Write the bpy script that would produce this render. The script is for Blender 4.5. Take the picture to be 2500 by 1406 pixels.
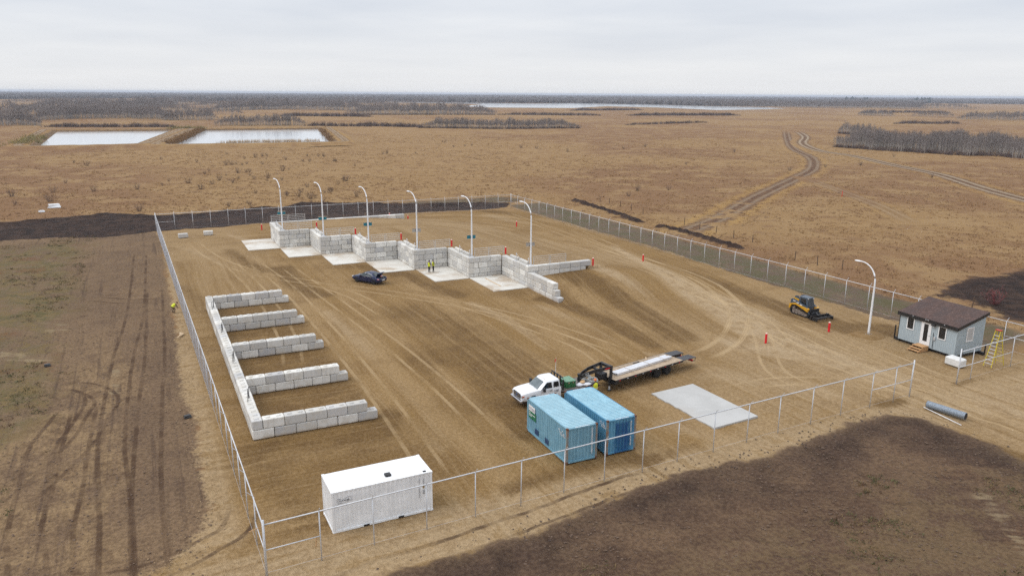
import bpy, bmesh, math, random
import numpy as np
from mathutils import Vector, Matrix

for o in list(bpy.data.objects):
    bpy.data.objects.remove(o)
scene = bpy.context.scene
COL = scene.collection
R = math.radians
random.seed(7)
rng = np.random.default_rng(7)

# ------------------------------------------------------------------ camera
# X runs along the near fence, Y away from it, in metres; the drone hangs over the origin
PITCH, ROLL, HEAD = 0.248845, 0.00682716, R(26.0)
cam_d = bpy.data.cameras.new('camera')
cam_d.sensor_width = 36.0
cam_d.lens = 1864.58 / 2500.0 * 36.0
cam_d.clip_start = 0.5
cam_d.clip_end = 30000.0
cam = bpy.data.objects.new('camera', cam_d)
COL.objects.link(cam)
_m = Matrix.Rotation(-HEAD, 4, 'Z') @ Matrix.Rotation(math.pi / 2 - PITCH, 4, 'X') @ Matrix.Rotation(ROLL, 4, 'Z')
cam.matrix_world = Matrix.Translation((0, 0, 24.4356)) @ _m
scene.camera = cam

# ------------------------------------------------------------------ sky, sun, exposure
SUN_EL, SUN_AZ = R(52), R(-75)          # azimuth from +Y towards +X
world = bpy.data.worlds.new('World')
scene.world = world
world.use_nodes = True
wn, wl = world.node_tree.nodes, world.node_tree.links
wn.clear()
w_out = wn.new('ShaderNodeOutputWorld')
w_bg1 = wn.new('ShaderNodeBackground')
w_bg2 = wn.new('ShaderNodeBackground')
w_mix = wn.new('ShaderNodeMixShader')
sky = wn.new('ShaderNodeTexSky')
sky.sky_type = 'NISHITA'
sky.sun_disc = False
sky.sun_elevation = SUN_EL
sky.sun_rotation = SUN_AZ
wl.new(sky.outputs[0], w_bg1.inputs[0])
w_bg1.inputs[1].default_value = 0.10
# closed cloud deck: direction projected on a flat layer, soft streaky noise, lighter towards the horizon
w_tc = wn.new('ShaderNodeTexCoord')
w_sep = wn.new('ShaderNodeSeparateXYZ')
wl.new(w_tc.outputs['Generated'], w_sep.inputs[0])
def wmath(op, a, b=None):
    n = wn.new('ShaderNodeMath'); n.operation = op
    for i, v in enumerate((a, b)):
        if v is None: continue
        if hasattr(v, 'default_value'): wl.new(v, n.inputs[i])
        else: n.inputs[i].default_value = v
    return n.outputs[0]
w_z = wmath('ABSOLUTE', w_sep.outputs[2])
w_den = wmath('ADD', w_z, 0.06)
w_cmb = wn.new('ShaderNodeCombineXYZ')
wl.new(wmath('DIVIDE', w_sep.outputs[0], w_den), w_cmb.inputs[0])
wl.new(wmath('DIVIDE', w_sep.outputs[1], w_den), w_cmb.inputs[1])
w_n = wn.new('ShaderNodeTexNoise')
w_n.inputs['Scale'].default_value = 0.5
w_n.inputs['Detail'].default_value = 5.0
w_n.inputs['Roughness'].default_value = 0.5
wl.new(w_cmb.outputs[0], w_n.inputs['Vector'])
w_r = wn.new('ShaderNodeValToRGB')
w_r.color_ramp.elements[0].position = 0.30
w_r.color_ramp.elements[0].color = (0.640, 0.680, 0.750, 1)
w_r.color_ramp.elements[1].position = 0.72
w_r.color_ramp.elements[1].color = (0.800, 0.820, 0.855, 1)
wl.new(w_n.outputs[0], w_r.inputs[0])
w_h = wn.new('ShaderNodeMapRange')
w_h.interpolation_type = 'SMOOTHSTEP'
w_h.inputs['From Min'].default_value = 0.0
w_h.inputs['From Max'].default_value = 0.11
w_h.inputs['To Min'].default_value = 1.0
w_h.inputs['To Max'].default_value = 0.0
wl.new(w_z, w_h.inputs['Value'])
w_mx = wn.new('ShaderNodeMix'); w_mx.data_type = 'RGBA'
wl.new(wmath('MULTIPLY', w_h.outputs[0], 0.75), w_mx.inputs[0])
wl.new(w_r.outputs[0], w_mx.inputs[6])
w_mx.inputs[7].default_value = (0.90, 0.90, 0.905, 1)
wl.new(w_mx.outputs[2], w_bg2.inputs[0])
wl.new(wmath('ADD', wmath('MULTIPLY', w_z, 0.85), 1.0), w_bg2.inputs[1])      # a closed deck is lighter overhead
w_mix.inputs[0].default_value = 0.93
wl.new(w_bg1.outputs[0], w_mix.inputs[1])
wl.new(w_bg2.outputs[0], w_mix.inputs[2])
wl.new(w_mix.outputs[0], w_out.inputs[0])

sun_d = bpy.data.lights.new('sun', 'SUN')
sun_d.energy = 1.5
sun_d.angle = R(35)
sun_d.color = (1.0, 0.965, 0.91)
sun = bpy.data.objects.new('sun', sun_d)
COL.objects.link(sun)
_dir = Vector((math.sin(SUN_AZ) * math.cos(SUN_EL), math.cos(SUN_AZ) * math.cos(SUN_EL), math.sin(SUN_EL)))
sun.rotation_euler = _dir.to_track_quat('Z', 'Y').to_euler()
sun.location = (0, 0, 300)

vs = scene.view_settings
scene.display_settings.display_device = 'sRGB'
vs.view_transform = 'Standard'
vs.look = 'None'
vs.exposure = 0.0
vs.gamma = 1.0
vs.use_curve_mapping = False
scene.render.engine = 'CYCLES'
scene.cycles.volume_bounces = 0
scene.cycles.max_bounces = 4
scene.cycles.diffuse_bounces = 2
scene.cycles.glossy_bounces = 2
scene.cycles.caustics_reflective = False
scene.cycles.caustics_refractive = False
scene.cycles.use_denoising = False

# ------------------------------------------------------------------ material helpers
class NT:
    """tiny node-graph helper"""
    def __init__(s, name):
        s.m = bpy.data.materials.new(name)
        s.m.use_nodes = True
        s.n, s.l = s.m.node_tree.nodes, s.m.node_tree.links
        s.p = s.n['Principled BSDF']
        s.out = s.n['Material Output']
    def set(s, sock, v):
        if isinstance(v, bpy.types.NodeSocket): s.l.new(v, sock)
        elif isinstance(v, (tuple, list)) and sock.type == 'RGBA': sock.default_value = (*v[:3], 1)
        else: sock.default_value = v
    def pos(s): return s.n.new('ShaderNodeNewGeometry').outputs['Position']
    def obj(s): return s.n.new('ShaderNodeTexCoord').outputs['Object']
    def rand(s): return s.n.new('ShaderNodeObjectInfo').outputs['Random']
    def attr(s, name, vec=False):
        a = s.n.new('ShaderNodeAttribute'); a.attribute_name = name
        return a.outputs['Vector'] if vec else a.outputs['Fac']
    def math(s, op, a, b=None, c=None, clamp=False):
        n = s.n.new('ShaderNodeMath'); n.operation = op; n.use_clamp = clamp
        for i, v in enumerate((a, b, c)):
            if v is not None: s.set(n.inputs[i], v)
        return n.outputs[0]
    def sep(s, v):
        n = s.n.new('ShaderNodeSeparateXYZ'); s.l.new(v, n.inputs[0]); return n.outputs
    def comb(s, x, y, z=0.0):
        n = s.n.new('ShaderNodeCombineXYZ')
        for i, v in enumerate((x, y, z)): s.set(n.inputs[i], v)
        return n.outputs[0]
    def vmul(s, v, k):
        n = s.n.new('ShaderNodeVectorMath'); n.operation = 'MULTIPLY'
        s.l.new(v, n.inputs[0]); n.inputs[1].default_value = k; return n.outputs[0]
    def vaddr(s, v, r, k=37.0):
        n = s.n.new('ShaderNodeVectorMath'); n.operation = 'ADD'
        s.l.new(v, n.inputs[0]); s.l.new(s.math('MULTIPLY', r, k), n.inputs[1]); return n.outputs[0]
    def noise(s, v, scale, detail=3.0, rough=0.55, dist=0.0, dim='3D'):
        n = s.n.new('ShaderNodeTexNoise'); n.noise_dimensions = dim
        if v is not None: s.l.new(v, n.inputs['Vector'])
        n.inputs['Scale'].default_value = scale; n.inputs['Detail'].default_value = detail
        n.inputs['Roughness'].default_value = rough; n.inputs['Distortion'].default_value = dist
        return n.outputs[0]
    def step(s, v, a, b, lo=0.0, hi=1.0):
        n = s.n.new('ShaderNodeMapRange'); n.interpolation_type = 'SMOOTHSTEP'
        s.set(n.inputs['Value'], v)
        n.inputs['From Min'].default_value = a; n.inputs['From Max'].default_value = b
        n.inputs['To Min'].default_value = lo; n.inputs['To Max'].default_value = hi
        return n.outputs[0]
    def mix(s, f, a, b, mode='MIX'):
        n = s.n.new('ShaderNodeMix'); n.data_type = 'RGBA'; n.blend_type = mode
        s.set(n.inputs[0], f); s.set(n.inputs[6], a); s.set(n.inputs[7], b); return n.outputs[2]
    def bump(s, h, strength=0.5, dist=0.02):
        n = s.n.new('ShaderNodeBump'); n.inputs['Strength'].default_value = strength
        n.inputs['Distance'].default_value = dist; s.l.new(h, n.inputs['Height'])
        s.l.new(n.outputs[0], s.p.inputs['Normal'])
    def fin(s, col=None, rough=None, metal=None, spec=None):
        for k, v in (('Base Color', col), ('Roughness', rough), ('Metallic', metal), ('Specular IOR Level', spec)):
            if v is not None: s.set(s.p.inputs[k], v)
        return s.m

def simple(name, a, b=None, rough=0.6, metal=0.0, scale=6.0, spec=0.4, bump=0.0, perobj=0.0):
    """two-tone noisy paint/metal/wood; perobj varies brightness from object to object"""
    t = NT(name)
    b = b or tuple(c * 0.8 for c in a)
    o = t.vaddr(t.obj(), t.rand())
    n = t.noise(o, scale, 4)
    c = t.mix(t.step(n, 0.35, 0.68), a, b)
    if perobj:
        c = t.mix(1.0, c, t.comb(*(t.step(t.rand(), 0, 1, 1 - perobj, 1 + perobj),) * 3), 'MULTIPLY')
    if bump: t.bump(n, 0.4, bump)
    return t.fin(c, t.step(n, 0.2, 0.8, rough * 0.85, min(1, rough * 1.15)), metal, spec)

# ------------------------------------------------------------------ mesh helpers
class MB:
    """collects shapes, builds ONE mesh object"""
    def __init__(s): s.v, s.f, s.mi, s.cur = [], [], [], 0
    def add(s, vs_, fs_, T=None):
        b = len(s.v)
        s.v += [tuple(T @ Vector(p)) if T is not None else tuple(p) for p in vs_]
        s.f += [tuple(i + b for i in f) for f in fs_]
        s.mi += [s.cur] * len(fs_)
        return s
    def box(s, x0, x1, y0, y1, z0, z1, ch=0.0, T=None):
        if ch <= 0:
            vs_ = [(x, y, z) for z in (z0, z1) for y in (y0, y1) for x in (x0, x1)]
            return s.add(vs_, [(0, 2, 3, 1), (4, 5, 7, 6), (0, 1, 5, 4), (2, 6, 7, 3), (0, 4, 6, 2), (1, 3, 7, 5)], T)
        c = ch; vs_ = []; idx = {}
        for i, x in enumerate((x0, x1)):
            for j, y in enumerate((y0, y1)):
                for k, z in enumerate((z0, z1)):
                    sx, sy, sz = (1 if i == 0 else -1), (1 if j == 0 else -1), (1 if k == 0 else -1)
                    for a, p in enumerate(((x, y + sy * c, z + sz * c), (x + sx * c, y, z + sz * c), (x + sx * c, y + sy * c, z))):
                        idx[i, j, k, a] = len(vs_); vs_.append(p)
        fs_ = []
        for i in (0, 1):
            q = [idx[i, 0, 0, 0], idx[i, 1, 0, 0], idx[i, 1, 1, 0], idx[i, 0, 1, 0]]; fs_.append(q if i else q[::-1])
            q = [idx[0, i, 0, 1], idx[1, i, 0, 1], idx[1, i, 1, 1], idx[0, i, 1, 1]]; fs_.append(q[::-1] if i else q)
            q = [idx[0, 0, i, 2], idx[1, 0, i, 2], idx[1, 1, i, 2], idx[0, 1, i, 2]]; fs_.append(q if i else q[::-1])
        for a in (0, 1):
            for b in (0, 1):
                q = [idx[a, b, 0, 0], idx[a, b, 1, 0], idx[a, b, 1, 1], idx[a, b, 0, 1]]; fs_.append(q)
                q = [idx[a, 0, b, 0], idx[a, 1, b, 0], idx[a, 1, b, 2], idx[a, 0, b, 2]]; fs_.append(q)
                q = [idx[0, a, b, 1], idx[1, a, b, 1], idx[1, a, b, 2], idx[0, a, b, 2]]; fs_.append(q)
        for i in (0, 1):
            for j in (0, 1):
                for k in (0, 1): fs_.append([idx[i, j, k, a] for a in range(3)])
        return s.add(vs_, fs_, T)
    def tube(s, pts, r, n=8, cap=True, T=None):
        pts = [Vector(p) for p in pts]
        rs = r if isinstance(r, (list, tuple)) else [r] * len(pts)
        rings = []
        for i, p in enumerate(pts):
            d = (pts[min(i + 1, len(pts) - 1)] - pts[max(i - 1, 0)]).normalized()
            u = d.cross(Vector((0, 0, 1)) if abs(d.z) < 0.95 else Vector((0, 1, 0))).normalized()
            w = u.cross(d)
            rings.append([p + (u * math.cos(2 * math.pi * k / n) + w * math.sin(2 * math.pi * k / n)) * rs[i] for k in range(n)])
        return s.loft(rings, cap, T)
    def loft(s, rings, cap=True, T=None):
        n = len(rings[0]); vs_ = [p for r_ in rings for p in r_]; fs_ = []
        for i in range(len(rings) - 1):
            for k in range(n):
                fs_.append((i * n + k, i * n + (k + 1) % n, (i + 1) * n + (k + 1) % n, (i + 1) * n + k))
        if cap:
            fs_.append(tuple(range(n))[::-1]); fs_.append(tuple(range((len(rings) - 1) * n, len(rings) * n)))
        return s.add(vs_, fs_, T)
    def lathe(s, prof, n=16, axis='Y', c=(0, 0, 0), T=None):
        """prof: (radius, along) pairs turned about an axis through c"""
        rings = []
        for r_, a in prof:
            ring = []
            for k in range(n):
                t = 2 * math.pi * k / n; u, w = r_ * math.cos(t), r_ * math.sin(t)
                q = (u, a, w) if axis == 'Y' else ((a, u, w) if axis == 'X' else (u, w, a))
                ring.append((q[0] + c[0], q[1] + c[1], q[2] + c[2]))
            rings.append(ring)
        return s.loft(rings, True, T)
    def prism(s, poly, axis, a, b, T=None):
        """poly: 2D outline; axis 'Y': outline in XZ, 'X': in YZ, 'Z': in XY"""
        f = {'Y': lambda p, t: (p[0], t, p[1]), 'X': lambda p, t: (t, p[0], p[1]), 'Z': lambda p, t: (p[0], p[1], t)}[axis]
        n = len(poly)
        vs_ = [f(p, a) for p in poly] + [f(p, b) for p in poly]
        fs_ = [tuple(range(n)), tuple(range(n, 2 * n))[::-1]] + [(k, k + n, (k + 1) % n + n, (k + 1) % n) for k in range(n)]
        return s.add(vs_, fs_, T)
    def mesh(s, name):
        me = bpy.data.meshes.new(name)
        me.from_pydata(s.v, [], s.f)
        bm = bmesh.new(); bm.from_mesh(me)
        bmesh.ops.recalc_face_normals(bm, faces=bm.faces)
        bm.to_mesh(me); bm.free()
        if any(s.mi): me.polygons.foreach_set('material_index', s.mi)
        return me
    def build(s, name, mats, parent=None, smooth=False, loc=(0, 0, 0), rot=(0, 0, 0)):
        return link(name, s.mesh(name), mats, parent, smooth, loc, rot)

def link(name, me, mats, parent=None, smooth=False, loc=(0, 0, 0), rot=(0, 0, 0)):
    if mats is not None and len(me.materials) == 0:
        for m in (mats if isinstance(mats, (list, tuple)) else [mats]): me.materials.append(m)
    if smooth:
        me.polygons.foreach_set('use_smooth', [True] * len(me.polygons))
        if smooth is not True: me.set_sharp_from_angle(angle=R(smooth))
    o = bpy.data.objects.new(name, me)
    COL.objects.link(o)
    o.location = loc; o.rotation_euler = rot
    if parent is not None: o.parent = parent
    return o
def np_mesh(name, V, F, mats, mi=None, smooth=False, attrs=None):
    """triangle / quad arrays -> one object"""
    me = bpy.data.meshes.new(name)
    V = np.asarray(V, np.float32); F = np.asarray(F, np.int32); k = F.shape[1]
    me.vertices.add(len(V)); me.vertices.foreach_set('co', V.ravel())
    me.loops.add(F.size); me.loops.foreach_set('vertex_index', F.ravel())
    me.polygons.add(len(F))
    me.polygons.foreach_set('loop_start', np.arange(0, F.size, k, dtype=np.int32))
    me.polygons.foreach_set('loop_total', np.full(len(F), k, np.int32))
    if mi is not None: me.polygons.foreach_set('material_index', np.asarray(mi, np.int32))
    if smooth: me.polygons.foreach_set('use_smooth', np.ones(len(F), bool))
    for an, av in (attrs or {}).items():
        av = np.asarray(av, np.float32)
        if av.ndim == 1:
            me.attributes.new(an, 'FLOAT', 'POINT').data.foreach_set('value', av)
        else:
            me.attributes.new(an, 'FLOAT_VECTOR', 'POINT').data.foreach_set('vector', av.ravel())
    me.update(calc_edges=True)
    return link(name, me, mats)
def tag(o, label=None, cat=None, group=None, kind=None):
    if label: o['label'] = label
    if cat: o['category'] = cat
    if group: o['group'] = group
    if kind: o['kind'] = kind
    return o
def thing(name, label, cat, loc=(0, 0, 0), rz=0.0, group=None):
    o = bpy.data.objects.new(name, None)
    COL.objects.link(o)
    o.empty_display_size = 0.3
    o.location = loc; o.rotation_euler = (0, 0, rz)
    return tag(o, label, cat, group)
def copy_tree(o, loc, rz=None, label=None, parent=None):
    c = o.copy(); COL.objects.link(c)
    if parent is None:
        c.location = loc
        if rz is not None: c.rotation_euler = (0, 0, rz)
        if label: c['label'] = label
    else: c.parent = parent
    for ch in list(o.children): copy_tree(ch, None, parent=c)
    return c
def text(body, size, mat_, parent, loc, rot, name='lettering', ext=0.004, align='LEFT', sx=1.0):
    cu = bpy.data.curves.new(name, 'FONT')
    cu.body = body; cu.size = size; cu.extrude = ext; cu.align_x = align; cu.resolution_u = 2
    t = bpy.data.objects.new(name, cu); COL.objects.link(t)
    me = bpy.data.meshes.new_from_object(t.evaluated_get(bpy.context.evaluated_depsgraph_get()))
    bpy.data.objects.remove(t); bpy.data.curves.remove(cu)
    o = link(name, me, None, parent, False, loc, rot)
    me.materials.clear(); me.materials.append(mat_)
    o.scale = (sx, 1, 1)
    return o
def sstep(a, b, x):
    t = np.clip((np.asarray(x, float) - a) / (b - a), 0, 1)
    return t * t * (3 - 2 * t)

# ================================================================== TERRAIN
XS = [19.4, 24.25, 29.15, 34.05, 39.15, 44.1]                      # faces of the saw-tooth side walls
YS = [134.4, 125.5, 117.5, 109.5, 101.7, 93.75, 85.8]              # faces of the saw-tooth end walls
SOIL_R = [(9.8, 34.1), (13.1, 34.3), (15.6, 34.5), (18.3, 34.6), (21.4, 35.3), (24.7, 35.8), (27.5, 36.3), (30.6, 36.6), (33.8, 36.6), (37.1, 36.1), (40.1, 36.4), (43.5, 36.9), (47.8, 37.5), (51.1, 37.4), (53.2, 36.1), (53.4, 33.6), (53.8, 30.6), (52.9, 26.0), (52, -60), (-4, -60), (3, 34)]
SAND = [(1.8, 149.5), (2.6, 135.1), (2.3, 121.5), (2.0, 105.3), (2.0, 85.8), (1.7, 79.8), (1.4, 65.6), (2.1, 58.1), (1.6, 52.4), (1.8, 47.4), (1.8, 45.2), (1.2, 43.2), (0.7, 41.8), (-0.9, 40.4), (-2.3, 39.8), (-2, -60), (92, -60), (86, 28), (77.5, 40), (75.2, 48), (74.6, 60), (74.8, 76), (75.6, 100), (75, 127), (73.5, 147), (66, 150.5), (49.6, 151.5), (35.6, 151), (22, 150.6), (10, 150)]
SOIL_L = [(2.2, 149.5), (2.2, 40), (0, 36), (0, -60), (-95, -60), (-95, 60), (-62, 150), (-22.2, 153), (-6, 149)]
DARK = [(-60, 168), (-24.6, 171.5), (-19.3, 172.9), (-8.9, 175.7), (-6.8, 177.8), (1.8, 170.4), (8.4, 168.8), (12.7, 170.5), (23.6, 173.0), (27.4, 171.3), (33.1, 178.3), (34.9, 176.6), (40.3, 174.0), (47.3, 170.7), (58.1, 163.5), (68.9, 161.8), (76.9, 158.7), (73, 152.5), (69.2, 151.6), (49.6, 152.6), (35.6, 152.0), (28.0, 152.3), (22.3, 151.8), (14.4, 150.8), (1.5, 150.2), (-2.0, 148.6), (-6.2, 147.0), (-14.0, 150.8), (-22.2, 151.0), (-60, 152)]
DARK_R = [(96.1, 65.2), (102.0, 66.1), (108.2, 65.5), (118.7, 66.9), (112, 44.3), (88.7, 46.3), (85.5, 50.0), (88.9, 55.1), (89.9, 58.2), (87.6, 60.9)]
WIND = [[(92.5, 155.7), (91.2, 145.3), (90.3, 135.7), (88.2, 123.7)], [(88.2, 117.0), (89.1, 113.1), (89.0, 107.1), (88.4, 101.0), (87.9, 95.3)]]
ROAD1 = [(84, 106.5), (92.5, 112.6), (107.6, 122.1), (138.4, 144.3), (184.5, 175.6), (212.7, 196.3), (247.6, 230.1), (278.3, 269.0), (325.5, 319.6), (428.6, 424.5)]
ROAD2 = [(426.6, 412.0), (372, 352), (318.9, 302.9), (283.0, 258.7), (272, 230.4), (249.7, 193.0), (233.9, 164.1), (209.3, 133.0), (195.1, 112.4), (180, 88)]
ROAD3 = [(186.3, 175.9), (165.5, 141.7), (151.6, 119.2), (136.1, 98.2)]
TR = [
    [(46.1, 54.9), (49.3, 55.7), (53.0, 57.6), (56.8, 60.6), (61.4, 65.5), (64.8, 71.8), (66.8, 77.2), (67.5, 88), (67, 104)],
    [(69.0, 146), (68.8, 133.1), (67.2, 102.0), (63.6, 78.6), (59.9, 62.8), (58.9, 51.7), (58.6, 42.1), (58.5, 32.7), (60, 10)],
    [(7.0, 138.1), (8.2, 127.2), (10.0, 118.1), (14.0, 107.5), (19.2, 100.0), (22.5, 91.5), (24, 80)],
    [(14.1, 116.2), (15.8, 99.1), (16.3, 80.9), (16.4, 67.7), (16.2, 55.1), (15.9, 48.0), (15.6, 42.4)],
    [(18.0, 111.4), (20.2, 84.4), (21.3, 68.0), (21.7, 56.2), (21.5, 46.4)],
    [(56.8, 36), (57.2, 39.7), (57.4, 45.4), (57.1, 49.9), (58.0, 55.1), (61.2, 62.4), (62.4, 75.6), (61, 90), (57, 108), (52, 122), (44, 130)],
    [(-6.2, 40), (-6.2, 43.4), (-6.3, 47.0), (-6.1, 51.1), (-6.0, 58.2), (-5.7, 67.0)],
    [(-6.9, 36), (-7.3, 42.2), (-7.9, 46.7), (-8.0, 50.7), (-8.1, 55.4), (-8.0, 59.6), (-7.1, 63.8), (-6.6, 67.4), (-7.6, 70.1), (-10, 72)],
    [(-7.4, 43.5), (-6.4, 41.6), (-4.6, 40.2), (-2.6, 39.8), (-0.6, 40.2), (1.3, 41.1), (3.0, 42.4), (4, 46)],
    [(-10, 72.4), (-7.7, 71.9), (-6.1, 70.9), (-4.8, 68.9), (-4.2, 66.6), (-4.7, 63.6), (-6.0, 57.6), (-10, 48)],
    [(-3.0, 30), (-3.2, 43.7), (-3.4, 49.9), (-3.7, 58.9), (-3.1, 76.7), (-1.9, 94.5), (-1.0, 130.0)],
    [(-1.4, 30), (-1.6, 43.3), (-1.5, 51.8), (-0.9, 67.0), (-0.3, 78.3), (0.4, 105.9)],
    [(3, 33.6), (9.0, 34.9), (11.0, 35.0), (13.7, 35.2), (18.6, 35.9), (23.2, 36.6), (30, 37.4)],
    [(-8.9, 104.3), (-5.9, 102.3), (-1.9, 99.4), (1.6, 98.4)],
    [(16.2, 101.3), (23.4, 95.2), (28.8, 88.2), (33.9, 80.5), (37.8, 72.3), (40.2, 63.2), (41.5, 57.1)],
    [(31.7, 87.3), (34.8, 76.8), (38.1, 63.7), (37.6, 55.4)],
    [(72.0, 121.6), (67.3, 87.8), (64.4, 72.0), (58.8, 59.6), (51.0, 49.2), (50.4, 43.4)],
    [(60.0, 41.6), (60.8, 50.4), (62.3, 57.2), (63.5, 68.1), (63.5, 79.9), (66.5, 105.5)],
    [(48.0, 51.8), (53.2, 52.0), (59.5, 56.1), (64.4, 64.2), (68.5, 75.2)],
    [(10.8, 117.7), (12.3, 96.1), (12.1, 78.0), (11.0, 67.7)],
    [(42.1, 46.7), (49.0, 46.7), (55.2, 43.3), (58.0, 39.3), (59.3, 32.2)],
    [(65.3, 35.9), (63.2, 41.2), (64.0, 48.3), (64.2, 54.0), (64.4, 62.3)],
]
# damp (-) and dry (+) stretches of the graded yard, with the trailer's shade: line, half width, strength
TONE = [
   ([(46, 26.0), (43, 22.5), (41, 19)], .6, .6), ([(-3.65, 74), (-3.65, 68)], .35, .8), ([(-11, 96), (-9, 90)], 1.4, .5), ([(-14, 84), (-10, 80)], 1.2, .6),
   ([(50.3, 84.6), (51.7, 80.8), (52.6, 76.5), (52.0, 68.9), (50.5, 61.0)], 2.6, -1.0),
   ([(43.4, 79.8), (44.7, 73.2), (44.6, 64.5), (44.2, 59.5)], 1.6, -0.8),
   ([(67.5, 148.7), (70.4, 129.9), (70.9, 108.7), (68.3, 91.1), (67.6, 76.6), (67.0, 64.9), (67.6, 56.4), (70.8, 53.3)], 2.3, -1.0),
   ([(26.6, 81.5), (28.5, 73.5), (29.7, 65.5), (29.4, 59.2)], 4.0, -0.55),
   ([(22.6, 64.8), (24.4, 58.1), (25.0, 52.7)], 3.5, -0.45),
   ([(4.6, 51.1), (6.4, 45.4), (7.2, 41.8)], 2.0, -0.5),
   ([(5.9, 52.6), (13.3, 51.4), (16.1, 54.2)], 1.2, -0.6),
   ([(17.2, 110.3), (17.2, 100.9), (18.8, 93.2)], 1.6, -0.8),
   ([(27.7, 107.1), (30.4, 100.1)], 1.2, -0.6),
   ([(32.1, 100.7), (33.2, 91.2), (34.5, 86.0)], 1.4, -0.7),
   ([(11.8, 127.3), (13.0, 116.7), (14.9, 109.9)], 1.4, -0.6),
   ([(25.3, 51.7), (23.5, 46.6)], 1.4, -0.8),
   ([(32.1, 51.4), (37.8, 51.9), (44.1, 53.0)], 1.2, -0.6),  # soft shade under the trailer, put into the soil tone
   ([(59.1, 40.9), (59.1, 36.4), (59.2, 31.5)], 0.9, -0.6),
   ([(51.5, 32.9), (53.2, 30.8), (53.7, 28.2)], 0.8, -0.9),
   ([(19.5, 39.8), (24.2, 40.0), (29.2, 39.6)], 1.0, -0.6),
   ([(30.0, 39.2), (34.2, 39.7)], 0.8, -0.5),
   ([(52.9, 39.3), (55.2, 39.2)], 0.8, -0.9),
   ([(62.3, 39.4), (65.4, 39.6)], 0.7, -0.8),
   ([(3.4, 104.7), (6.1, 90.8)], 1.2, -0.4),
   ([(13.3, 71.7), (14.3, 59.7), (14.0, 49.5)], 2.2, -0.4),
   ([(34.4, 81.8), (35.2, 72.1), (34.5, 63.3)], 1.0, 0.5),
   ([(66.7, 142.9), (71.5, 120.8), (68.3, 95.3), (64.9, 77.4), (62.0, 64.3)], 3.2, 0.8),
   ([(34.5, 126.8), (46.6, 129.6), (60.0, 128.4)], 2.0, 0.3),
   ([(54.4, 86.2), (55.3, 78.7), (53.1, 65.7), (52.6, 57.1), (54.8, 52.5)], 1.8, 0.75),
   ([(70.2, 105.1), (63.1, 80.3), (59.5, 66.4), (57.0, 58.9)], 1.0, 0.6),
   ([(41.6, 77.5), (43.0, 68.6), (43.0, 59.3), (44.5, 54.7)], 1.2, 0.55),
   ([(58.8, 59.6), (58.5, 50.8), (58.6, 43.9), (59.2, 39.8), (60.1, 33.6)], 3.0, 0.7),
   ([(44.1, 51.8), (47.4, 47.4), (50.1, 43.0)], 3.0, 0.5),
   ([(5.0, 134.1), (7.9, 123.8), (10.5, 114.8)], 1.6, 0.4),
   ([(13.3, 140.6), (16.4, 132.9), (17.7, 128.4)], 1.0, 0.5),
   ([(18.0, 85.4), (18.4, 69.4), (18.1, 56.0), (17.5, 47.1)], 1.0, 0.4),
   ([(23.9, 61.8), (22.8, 51.9), (21.8, 45.9)], 1.2, 0.35),
   ([(34.5, 43.9), (36.3, 39.5), (40.6, 40.2)], 1.5, 0.4),
   ([(66.3, 38.7), (66.0, 35.6)], 2.0, 0.5),
]
def sd_poly(P, poly):
    """signed distance, positive inside"""
    poly = np.asarray(poly, float); n = len(poly)
    d = np.full(len(P), 1e9); ins = np.zeros(len(P), bool)
    for i in range(n):
        a, b = poly[i], poly[(i + 1) % n]
        e = b - a; w = P - a
        t = np.clip((w @ e) / (e @ e), 0, 1)
        d = np.minimum(d, np.hypot(w[:, 0] - e[0] * t, w[:, 1] - e[1] * t))
        c = (a[1] > P[:, 1]) != (b[1] > P[:, 1])
        with np.errstate(divide='ignore', invalid='ignore'):
            xi = (b[0] - a[0]) * (P[:, 1] - a[1]) / (b[1] - a[1]) + a[0]
        ins ^= c & (P[:, 0] < xi)
    return np.where(ins, d, -d)
def smooth_line(pts, n=6):
    pts = np.asarray(pts, float)
    q = np.vstack([2 * pts[0] - pts[1], pts, 2 * pts[-1] - pts[-2]])
    out = []
    for i in range(1, len(q) - 2):
        for t in np.linspace(0, 1, n, endpoint=False):
            p0, p1, p2, p3 = q[i - 1:i + 3]
            out.append(0.5 * (2 * p1 + (p2 - p0) * t + (2 * p0 - 5 * p1 + 4 * p2 - p3) * t * t + (3 * p1 - p0 - 3 * p2 + p3) * t ** 3))
    out.append(pts[-1])
    return np.array(out)
def sd_line(P, pts):
    """distance to a smoothed polyline and a weight that fades out at its ends"""
    L = smooth_line(pts)
    seg = np.hypot(*(L[1:] - L[:-1]).T); cum = np.concatenate([[0], np.cumsum(seg)])
    d = np.full(len(P), 1e9); s = np.zeros(len(P))
    lo, hi = L.min(0) - 8, L.max(0) + 8
    near = np.where((P[:, 0] > lo[0]) & (P[:, 0] < hi[0]) & (P[:, 1] > lo[1]) & (P[:, 1] < hi[1]))[0]
    Q = P[near]; dn = np.full(len(Q), 1e9); sn = np.zeros(len(Q))
    for i in range(len(L) - 1):
        e = L[i + 1] - L[i]; w = Q - L[i]; t = np.clip((w @ e) / (e @ e), 0, 1)
        di = np.hypot(w[:, 0] - e[0] * t, w[:, 1] - e[1] * t); m = di < dn
        dn[m] = di[m]; sn[m] = cum[i] + t[m] * seg[i]
    d[near] = dn; s[near] = sn
    w = sstep(0.3, 4, s) * (1 - sstep(cum[-1] - 4, cum[-1] - 0.3, s))
    return np.minimum(d, 60), w
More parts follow.
